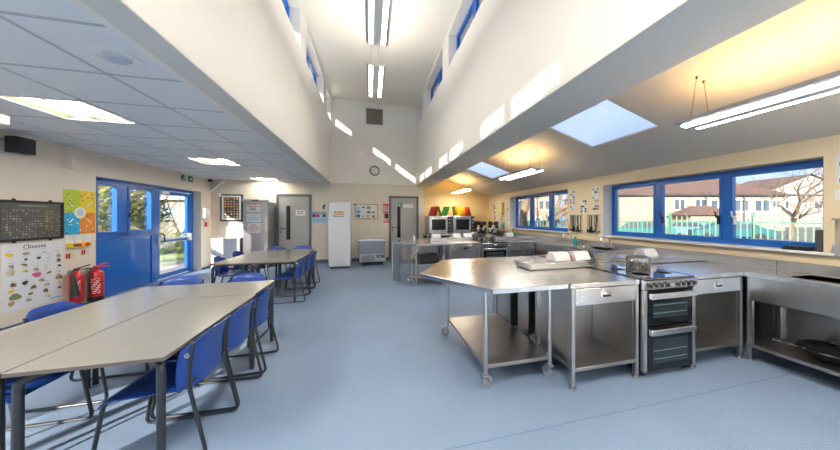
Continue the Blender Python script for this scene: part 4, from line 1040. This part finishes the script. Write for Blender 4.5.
# speaker, projector, round ceiling speaker
t=athing('wall_speaker','small black loudspeaker fixed high on the left wall','speaker',(xw+.1,4.56,2.18))
M().box(xw+.05,xw+.17,4.46,4.66,2.17,2.37).obj('cabinet',BLACK,t,bevel=.012)
M().box(xw+.17,xw+.176,4.475,4.645,2.185,2.355).obj('grille',mat('dark grille',(.03,.03,.032),.7),t)
M().box(xw,xw+.055,4.53,4.59,2.24,2.32).obj('bracket',BLACK,t)
t=athing('projector','white projector hung under the tiled ceiling at the left photo edge','projector',(-3.45,3.35,2.27))
M().box(-3.62,-3.32,3.12,3.54,2.26,2.35).obj('casing',WHITE,t,bevel=.015)
M().cyl((-3.47,3.33,2.35),(-3.47,3.33,2.43),.03).box(-3.56,-3.38,3.24,3.42,2.42,2.431).obj('mount',BLACK,t)
M().cyl((-3.34,3.40,2.30),(-3.30,3.40,2.30),.03).obj('lens',BLACK,t)
t=athing('ceiling_speaker','round white ceiling speaker in the tiled ceiling near the roof void edge','speaker',(-1.6,2.25,2.43))
M().lathe([(.13,0),(.125,-.010),(.09,-.014),(.085,-.006),(.001,-.006)],(-1.6,2.25,2.434),0,32).obj('bezel',WHITE,t)
M().lathe([(.07,-.006),(.05,-.025),(.001,-.028)],(-1.6,2.25,2.434),0,24).obj('grille',mat('pale grille',(.50,.56,.64),.5),t)
# down-stand stub, cable, exit sign
single(M().box(xw,xw+.10,5.17,5.25,2.10,2.425),'boxed_duct',CREAM,'short cream boxed duct below the ceiling above the coloured poster','duct')
single(M().tube(rounded([(xw+.01,4.36,2.43),(xw+.02,4.40,2.40),(xw+.02,4.46,2.32),(xw+.06,4.50,2.30)],.04),.006,seg=6),'speaker_cable',BROWN,'brown cable running from the ceiling to the loudspeaker','cable')
t=athing('exit_sign','green and white emergency exit sign with running man above the glazed door','sign',(xw,7.85,2.22))
wbox(M(),7.62,8.14,2.40,2.44,0,.05).obj('sign_housing',WHITE,t,bevel=.004)
wbox(wbox(wbox(M(),7.64,8.12,2.24,2.40,.02,.026),7.66,7.86,2.25,2.39,.026,.028,1),7.90,8.10,2.25,2.39,.026,.028,1).obj('sign_panel',[PAPER,mat('deep green sign',(.01,.12,.07),.4)],t)
m=M()
# running man
q=lambda pts,r=.012: m.tube([(xw+.029,a,b) for a,b in pts],r,seg=6,flat=.3) 
m.lathe([(.001,0),(.016,0),(.016,.002),(.001,.002)],(xw+.028,7.80,2.375),0,12,'x')
q([(7.79,2.35),(7.76,2.305)],.014);q([(7.76,2.305),(7.79,2.28),(7.78,2.25)]);q([(7.76,2.305),(7.72,2.275),(7.70,2.285)]);q([(7.79,2.345),(7.83,2.33)]);q([(7.79,2.345),(7.74,2.335)])
wbox(m,7.83,7.855,2.255,2.385,.028,.030)
wbox(m,7.97,8.02,2.31,2.33,.028,.030); m.prism([(8.02,2.29),(8.02,2.35),(8.07,2.32)],xw+.028,xw+.030,T=lambda u,v,w:(w,u,v))
m.obj('pictogram',PAPER,t,smooth=False)
# corner items
single(M().box(xw,xw+.09,8.52,8.72,1.36,1.62).box(xw+.09,xw+.10,8.55,8.69,1.39,1.59),'fire_alarm_box',WHITE,'white alarm panel in the corner beyond the blue door','panel',bevel=.008)
m=wbox(M(),8.74,8.86,1.50,1.64); wbox(m,8.76,8.84,1.52,1.56,.004,.005,1)
single(m,'fire_sign',[REDP,PAPER],'small red fire sign next to the white alarm panel','sign')
m=wbox(M(),8.74,8.86,1.40,1.47); wbox(m,8.76,8.84,1.43,1.45,.004,.005,1)
single(m,'fire_sign',[REDP,PAPER],'small red fire sign under the first one in the corner','sign')
single(M().box(xw,xw+.05,8.64,8.74,1.14,1.24).box(xw+.05,xw+.053,8.66,8.72,1.16,1.22,1),'call_point',[REDP,PAPER],'red fire alarm call point in the left corner','call point')
single(M().box(xw,xw+.02,8.60,8.62,.1,1.36),'cable_duct',WHITE,'thin white cable duct below the alarm panel','duct')
single(M().tube([(-4.27,8.86,2.10),(-3.92,8.86,2.42)],.035,seg=4),'bracing_bar',WHITE,'white diagonal boxing between corner wall and ceiling','bar')
single(M().lathe([(.05,0),(.055,-.05),(.03,-.09),(.001,-.095)],(-4.08,8.93,1.98+.02),0,16,'y'),'motion_sensor',WHITE,'small white motion sensor beside the diagonal boxing','sensor')
single(M().box(-4.31+.02,-4.22,8.78,8.86,2.36,2.42),'camera_dome',BLACK,'small black security camera at the ceiling corner','camera')
single(M().box(-3.68+.0,-3.60,YB-.012,YB,1.05,1.13),'socket_outlet',WHITE,'white wall socket between the framed print and the cabinet','socket',bevel=.002)

# ---------------------------------------------------------------- right wall papers
def rpaper(label,y0,y1,z0,z1,kind,name='recipe_sheet',cat='paper',group='papers on the window wall'):
    m=M().box(4.066,4.07,y0,y1,z0,z1); rnd=random.Random(int(y0*1000+z0*77))
    nz=max(2,int((z1-z0)/.05)); ny=3
    for j in range(nz):
        for i in range(ny):
            if rnd.random()<.45: continue
            ya=y0+.01+(y1-y0-.02)*i/ny; zb=z0+.01+(z1-z0-.02)*j/nz
            m.box(4.065,4.066,ya,ya+(y1-y0)/ny*.8,zb,zb+(z1-z0)/nz*.7,1+rnd.randrange(3))
    single(m,name,[PAPER,INK,GREYI,[BRN,OLIVE,TAN][kind%3]],label,cat,group)
rpaper('tall white sheet with dark photos, upper one left beside the far window',4.74,4.905,1.66,1.95,0)
rpaper('small sheet with photos under the tall one beside the far window',4.73,4.885,1.51,1.635,1)
rpaper('white sheet with green picture in the middle between the windows',4.42,4.60,1.47,1.74,1)
rpaper('tall sheet with black photos next to the long window reveal',4.13,4.30,1.665,1.95,2)
rpaper('small brown photo sheet next to the long window reveal',4.12,4.29,1.51,1.635,0)
rpaper('white sheet with two food photos at the right photo edge, upper',1.26,1.50,1.69,1.955,0)
rpaper('white sheet with a food photo at the right photo edge, lower',1.26,1.505,1.545,1.635,2)
rpaper('dark photo sheet on the wall in the far kitchen corner',8.26,8.60,1.50,1.83,0)
rpaper('small dark print under the sheet in the far kitchen corner',8.30,8.50,1.28,1.47,0)
rpaper('small red and dark sheet left of the far window',7.53,7.62,1.55,1.69,0)
rpaper('narrow white label sheet under the yellow holder near the far window',7.90,8.02,1.27,1.45,1)
rpaper('narrow pale notice beside the far window reveal',7.52,7.64,1.28,1.48,1)
single(M().box(3.97,4.07,7.80,8.13,1.50,1.85).box(3.99,4.07,7.83,8.10,1.46,1.50),'paper_holder',mat('pale yellow plastic',(.78,.68,.32),.5),'pale yellow wall mounted towel holder in the far kitchen corner','holder',bevel=.01)
single(M().box(4.045,4.07,7.78,7.92,1.05,1.22).box(4.04,4.045,7.82,7.88,1.09,1.13),'socket_outlet',LBLUE,'blue wall box above the far window counter','socket')
# things on the long window sill
single(M().box(4.07,4.20,1.66,1.84,1.062,1.085).box(4.08,4.19,1.67,1.83,1.085,1.10),'tablet_case',BLACK,'flat black case lying on the right end of the long window sill','case',bevel=.004)
single(M().box(4.10,4.16,1.585,1.635,1.062,1.27),'upright_speaker',mat('dark grey plastic',(.06,.065,.075),.4),'tall dark grey box standing on the right end of the sill','speaker',bevel=.008)

# ---------------------------------------------------------------- outside
GZ=-.30
GRASS=mat('grass',(.17,.29,.03),.8,var=.4,scale=6); ROAD=mat('pale tarmac',(.11,.11,.09),.8,var=.25,scale=2)
struct(M().box(4.6,90,-40,90,GZ-.2,GZ),'ground_right',ROAD,smooth=False)
struct(M().box(-70,-4.62,-40,90,GZ-.2,GZ),'ground_left',GRASS,smooth=False)
struct(M().box(-4.6,4.6,9.3,90,GZ-.25,GZ-.01),'ground_back',GRASS,smooth=False)
struct(M().box(-6.3,-4.6,-3,14,GZ,-.12),'paving_left',mat('paving slabs',(.26,.25,.23),.8,var=.15,scale=3),smooth=False)
HW=mat('cream render',(.30,.25,.18),.8,var=.03,scale=2); HW2=mat('pale render',(.29,.27,.245),.8,var=.03,scale=2)
ROOF=mat('brown roof tiles',(.10,.058,.042),.8,var=.35,scale=7); FASC=mat('dark fascia',(.06,.055,.05),.6)
PANE=mat('house window glass',(.06,.08,.10),.15)
def fr(D,px): # lateral position on an axis-perpendicular plane at depth D (room camera axis used only to lay the street out)
    return D
AX=Vector((.2483,.9687,0)); LT=Vector((.9687,-.2483,0))
def street(u,d): p=AX*d+LT*u; return p
def house(name,label,u0,u1,d,depth,ze,zr,wall,hip=True,wins=(),group=None,chim=()):
    """box house whose front runs along LT at depth d"""
    c=street((u0+u1)/2,d); t=thing(name,label,'house',(c.x,c.y,GZ),math.atan2(LT.y,LT.x),group)
    w=(u1-u0)/2
    M().box(-w,w,0,depth,0,ze-GZ).obj('walls',wall,t,smooth=False)
    o=.35; z=ze-GZ; r=zr-GZ; hx=w*.96 if hip else 0
    if hip:
        M().add([(-w-o,-o,z-.1),(w+o,-o,z-.1),(w+o,depth+o,z-.1),(-w-o,depth+o,z-.1),(-w+hx,depth/2,r),(w-hx,depth/2,r),],[(0,1,5,4),(1,2,5),(2,3,4,5),(3,0,4),(0,3,2,1)]).obj('roof',ROOF,t,smooth=False)
    else:
        M().add([(-w-o,-o,z-.1),(w+o,-o,z-.1),(w+o,depth+o,z-.1),(-w-o,depth+o,z-.1),(0,-o,r),(0,depth+o,r)],[(0,4,5,3),(1,2,5,4),(0,3,2,1)]).obj('roof',ROOF,t,smooth=False)
        M().prism([(-w,z-.1),(w,z-.1),(0,r-.15)],0,depth,T=lambda a,b,q:(a,q,b)).obj('gable',wall,t,smooth=False)
    if hip: M().box(-w-o,w+o,-o-.05,-o,z-.25,z-.02).obj('gutter',FASC,t)
    for (x,zz,ww,hh) in wins:
        f=M()
        for q in((x-ww,x-ww+.12,zz,zz+hh),(x+ww-.12,x+ww,zz,zz+hh),(x-.06,x+.06,zz,zz+hh),(x-ww,x+ww,zz,zz+.12),(x-ww,x+ww,zz+hh-.12,zz+hh)): f.box(q[0],q[1],-.06,.02,q[2],q[3])
        fo=f.obj('window',WHITE,t); M().box(x-ww+.1,x+ww-.1,-.02,.0,zz+.1,zz+hh-.1).obj('pane',PANE,fo)
    if hip:
        for x in(-w*.93,w*.08,w*.52): M().cyl((x,-.12,0),(x,-.12,z-.2),.09,seg=6).obj('drainpipe',FASC,t)
    for (x,y,h) in chim: M().box(x-.4,x+.4,y-.4,y+.4,r-1.6,r+h).box(x-.2,x+.2,y-.2,y+.2,r+h,r+h+.4).obj('chimney',HW2,t)
    return t
# px -> u at depth d : u = (px-440.4)*d/273
U=lambda px,d:(px-440.4)*d/273
d=34.0
def wn(p,z,w,h): return (U(p,d)-(U(612,d)+U(785,d))/2,z,w,h)
house('hipped_roof_house','large cream rendered house with brown hipped roof behind the green fence',U(612,d),U(785,d),d,13,4.3,8.7,HW,True,
 [wn(p,2.5,.75,1.5) for p in(679.5,700.5)]+[wn(p,2.3,1.0,1.6) for p in(718,741,762)]+[wn(776,2.7,.6,1.2),wn(750,.3,.7,1.3)],None,[])
d=46.0
house('gable_house','pale house with gable and chimney behind the bare tree',U(757,d),U(862,d),d,9,5.2,8.6,HW2,False,[(-4.2,3.0,.8,1.5),(1.5,3.0,.8,1.5),(5,3.0,.8,1.5)],None,[(4.6,2,-1.2)])
d=30.0
house('terraced_house','row of pale houses across the street behind the far window trees',U(478,d),U(556,d),d,9,4.2,7.4,HW,True,[(-3,2.4,.7,1.2),(0,2.4,.7,1.2),(3,2.4,.7,1.2),(-2,.5,.7,1.2),(2,.5,.7,1.2)])
# small porch roof
c=street(U(713,31),31); t=thing('porch','low porch with dark roof in front of the cream house','porch',(c.x,c.y,GZ),math.atan2(LT.y,LT.x))
M().box(-2.5,2.5,0,2.5,0,1.9).obj('walls',HW,t); M().add([(-3,-.3,1.9),(3,-.3,1.9),(3,2.8,1.9),(-3,2.8,1.9),(-1.2,1.5,3.0),(1.2,1.5,3.0)],[(0,1,5,4),(1,2,5),(2,3,4,5),(3,0,4),(0,3,2,1)]).obj('roof',ROOF,t,smooth=False)
# palisade fence
FG=mat('green painted fence steel',(.02,.14,.09),.5); FGP=mat('pale galvanised pale',(.10,.165,.11),.5)
A=Vector((7.2,17.0,GZ)); B=Vector((16.6,3.0,GZ)); n=100
t=thing('palisade_fence','green steel palisade fence outside the long window','fence',A); dr_=(B-A)/n; nrm=Vector((-dr_.y,dr_.x,0)).normalized()
a=math.atan2(dr_.y,dr_.x)
Ln=(B-A).length
def FT(u,v,w): return (u*math.cos(a)-v*math.sin(a),u*math.sin(a)+v*math.cos(a),w)
for z in(.45,1.45): M().box(0,Ln,.02,.06,z,z+.05,T=FT).obj('rail',FG,t,smooth=False)
for i in range(0,8): M().box(Ln*i/7-.05,Ln*i/7+.05,.06,.14,0,1.85,T=FT).obj('post',FG,t,smooth=False)
pm=M().prism([(-.022,.05),(.022,.05),(.022,1.68),(0,1.76),(-.022,1.68)],0,.012,T=lambda u,v,q:FT(u,q,v)).obj('pale',FGP,t,smooth=False)
pm.location=(dr_.x*.5,dr_.y*.5,0)
for i in range(1,n):
    c=pm.copy(); COL.objects.link(c); c.location=(dr_.x*(i+.5),dr_.y*(i+.5),0)
# cars
def car(label,u,d,rz,paint):
    c=street(u,d); t=thing('parked_car',label,'car',(c.x,c.y,GZ),rz,'cars parked beyond the fence')
    pr=[(-2.0,.35),(-1.95,.75),(-1.2,.9),(-.6,1.38),(.8,1.42),(1.5,.95),(2.0,.85),(2.05,.35)]
    M().prism(pr,-.82,.82,T=lambda u,v,q:(u,q,v)).obj('body',paint,t,bevel=.05)
    for s in(-1,1):
        M().prism([(-1.0,.92),(-.55,1.32),(.1,1.35),(.1,.92)],s*.825-.005,s*.825+.005,T=lambda u,v,q:(u,q,v)).prism([(.18,.92),(.18,1.35),(.75,1.34),(1.25,.95)],s*.825-.005,s*.825+.005,T=lambda u,v,q:(u,q,v)).obj('side_windows',PANE,t,smooth=False)
        for x in(-1.25,1.25): M().cyl((x,s*.62,.31),(x,s*.84,.31),.31,seg=20).obj('wheel',BLACK,t)
CT=mat('teal car paint',(.005,.10,.11),.35); CB=mat('light blue car paint',(.10,.24,.30),.35)
car('teal car parked beyond the fence, right',U(728,19),19,a+.2,CT)
car('pale blue car parked beyond the fence in front of the porch',U(690,22),22,a-.4,CB)
car('green blue car parked beyond the fence behind the left pane',U(640,20),20,a,mat('green car paint',(.01,.14,.13),.35))
car('dark car on the street outside the far window',U(540,22),22,a,mat('navy car paint',(.03,.09,.16),.2,coat=1))
# bare trees
BARK=mat('pale bark',(.17,.13,.09),.8,var=.3,scale=5)
def bare_tree(label,loc,h,r,seed,lean=(0,0),fork=.35,depth=5):
    rnd=random.Random(seed); t=thing('bare_tree',label,'tree',loc)
    tm=M(); bm_=M()
    def grow(p,dv,l,r,lev):
        pts=[p]; q=p.copy(); dd=dv.copy()
        for i in range(4):
            dd=(dd+Vector((rnd.uniform(-.16,.16),rnd.uniform(-.16,.16),rnd.uniform(-.02,.12)))).normalized(); q=q+dd*l/4; pts.append(q.copy())
        (tm if lev<1 else bm_).tube(pts,r,0,8 if lev<2 else 4,lev<1,r2=r*.62)
        if lev>=depth: return
        for k in range(3 if lev<3 else 2+(rnd.random()<.4)):
            ax=Vector((rnd.uniform(-1,1),rnd.uniform(-1,1),rnd.uniform(-.1,.5))).normalized()
            nd=(dd*.75+ax*.8).normalized(); s=pts[-1] if k<2 else pts[2+rnd.randrange(2)]
            grow(s.copy(),nd,l*rnd.uniform(.6,.85),r*rnd.uniform(.5,.65),lev+1)
    grow(Vector((0,0,0)),Vector((lean[0],lean[1],1)).normalized(),h*fork,r,0)
    tm.obj('trunk',BARK,t); bm_.obj('branches',BARK,t)
    return t
c=street(U(790,21),21); bare_tree('bare branching tree in front of the gable house',(c.x,c.y,GZ),6.6,.20,4,(-.05,0),.27,7)
c=street(U(526,13.5),13.5); bare_tree('thick pale tree trunk outside the far window, left',(c.x,c.y,GZ),8,.24,8,(.02,0),.45,4)
c=street(U(540,14.5),14.5); bare_tree('leaning pale tree outside the far window, right',(c.x,c.y,GZ),7.5,.22,15,(.35,0),.28,5)
# left side hedge, bush, tree, pavilion
def foliage(label,loc,sx,sy,sz,n,cols,seed,name='hedge_bush',group=None,stem=True):
    rnd=random.Random(seed); t=thing(name,label,'bush',loc,0,group); m=M()
    for i in range(n):
        # points inside an ellipsoid shell
        v=Vector((rnd.gauss(0,1),rnd.gauss(0,1),rnd.gauss(0,1))).normalized()*(rnd.random()**.4)
        p=Vector((v.x*sx,v.y*sy,sz+v.z*sz*.97)); s=rnd.uniform(.05,.11)
        a=Vector((rnd.uniform(-1,1),rnd.uniform(-1,1),rnd.uniform(-1,1))).normalized(); b=a.orthogonal().normalized(); c=a.cross(b)
        m.add([p-b*s,p+c*s*.55,p+b*s,p-c*s*.55],[(0,1,2,3)],rnd.randrange(len(cols)))
    m.obj('foliage',cols,t,smooth=False)
    mm=M()
    for i in range(5):
        q=rnd.uniform(0,6.28); mm.tube([(0,0,0),(math.cos(q)*sx*.3,math.sin(q)*sy*.3,sz*.8),(math.cos(q)*sx*.6,math.sin(q)*sy*.6,sz*1.5)],.05,0,6,r2=.015)
    mm.obj('stems',BARK,t); return t
L1=mat('sunlit leaf',(.30,.34,.06),.6); L2=mat('green leaf',(.09,.17,.03),.6); L3=mat('yellow leaf',(.50,.42,.10),.6); L4=mat('dark leaf',(.03,.06,.02),.6)
def lp(px,D): u=(px-440.4)*D/273; p=AX*D+LT*u; return (p.x,p.y,GZ)
foliage('tall leafy bush outside the small left window pane',lp(98,7.8),1.1,1.0,1.5,2400,[L2,L4,L1,L4,L3],1,group='bushes outside the glazed door')
foliage('tall leafy bush outside the second left window pane',lp(136,9.8),.85,.9,1.5,2400,[L2,L4,L1,L4],2,group='bushes outside the glazed door')
foliage('low green bush on the lawn outside the glazed door',lp(168,12.6),1.0,1.0,.5,1500,[L1,L2,L2],5,group='bushes outside the glazed door')
foliage('yellow green bush far behind the lawn outside the glazed door',lp(150,20),1.6,1.2,1.0,2200,[L1,L2,L3],6,group='bushes outside the glazed door')
c=lp(188,14); bare_tree('bare tree on the lawn outside the glazed door',(c[0],c[1],GZ),5.0,.07,31,(-.2,0),.30,6)
c=lp(178,24); t=thing('white_pavilion','white building with large windows beyond the lawn outside the door','building',c,math.atan2(LT.y,LT.x))
M().box(-5,5,0,6,0,3.2).obj('walls',HW2,t); M().box(-5.3,5.3,-.4,6.4,3.2,3.5).obj('roof',WHITE,t)
for x in(-3.5,-1.2,1.2,3.5): M().box(x-.9,x+.9,-.03,0,.7,2.6).obj('window',mat('pavilion glass',(.35,.5,.65),.1),t)
single(M().box(-9.6,-9.5,9.0,9.1,GZ,1.2).box(-9.6,-9.5,9.0,9.1,1.2,1.25),'lawn_post',WHITE,'white post standing on the lawn outside the glazed door','post')
for o in bpy.data.objects:
    if '_abs' in o: del o['_abs']
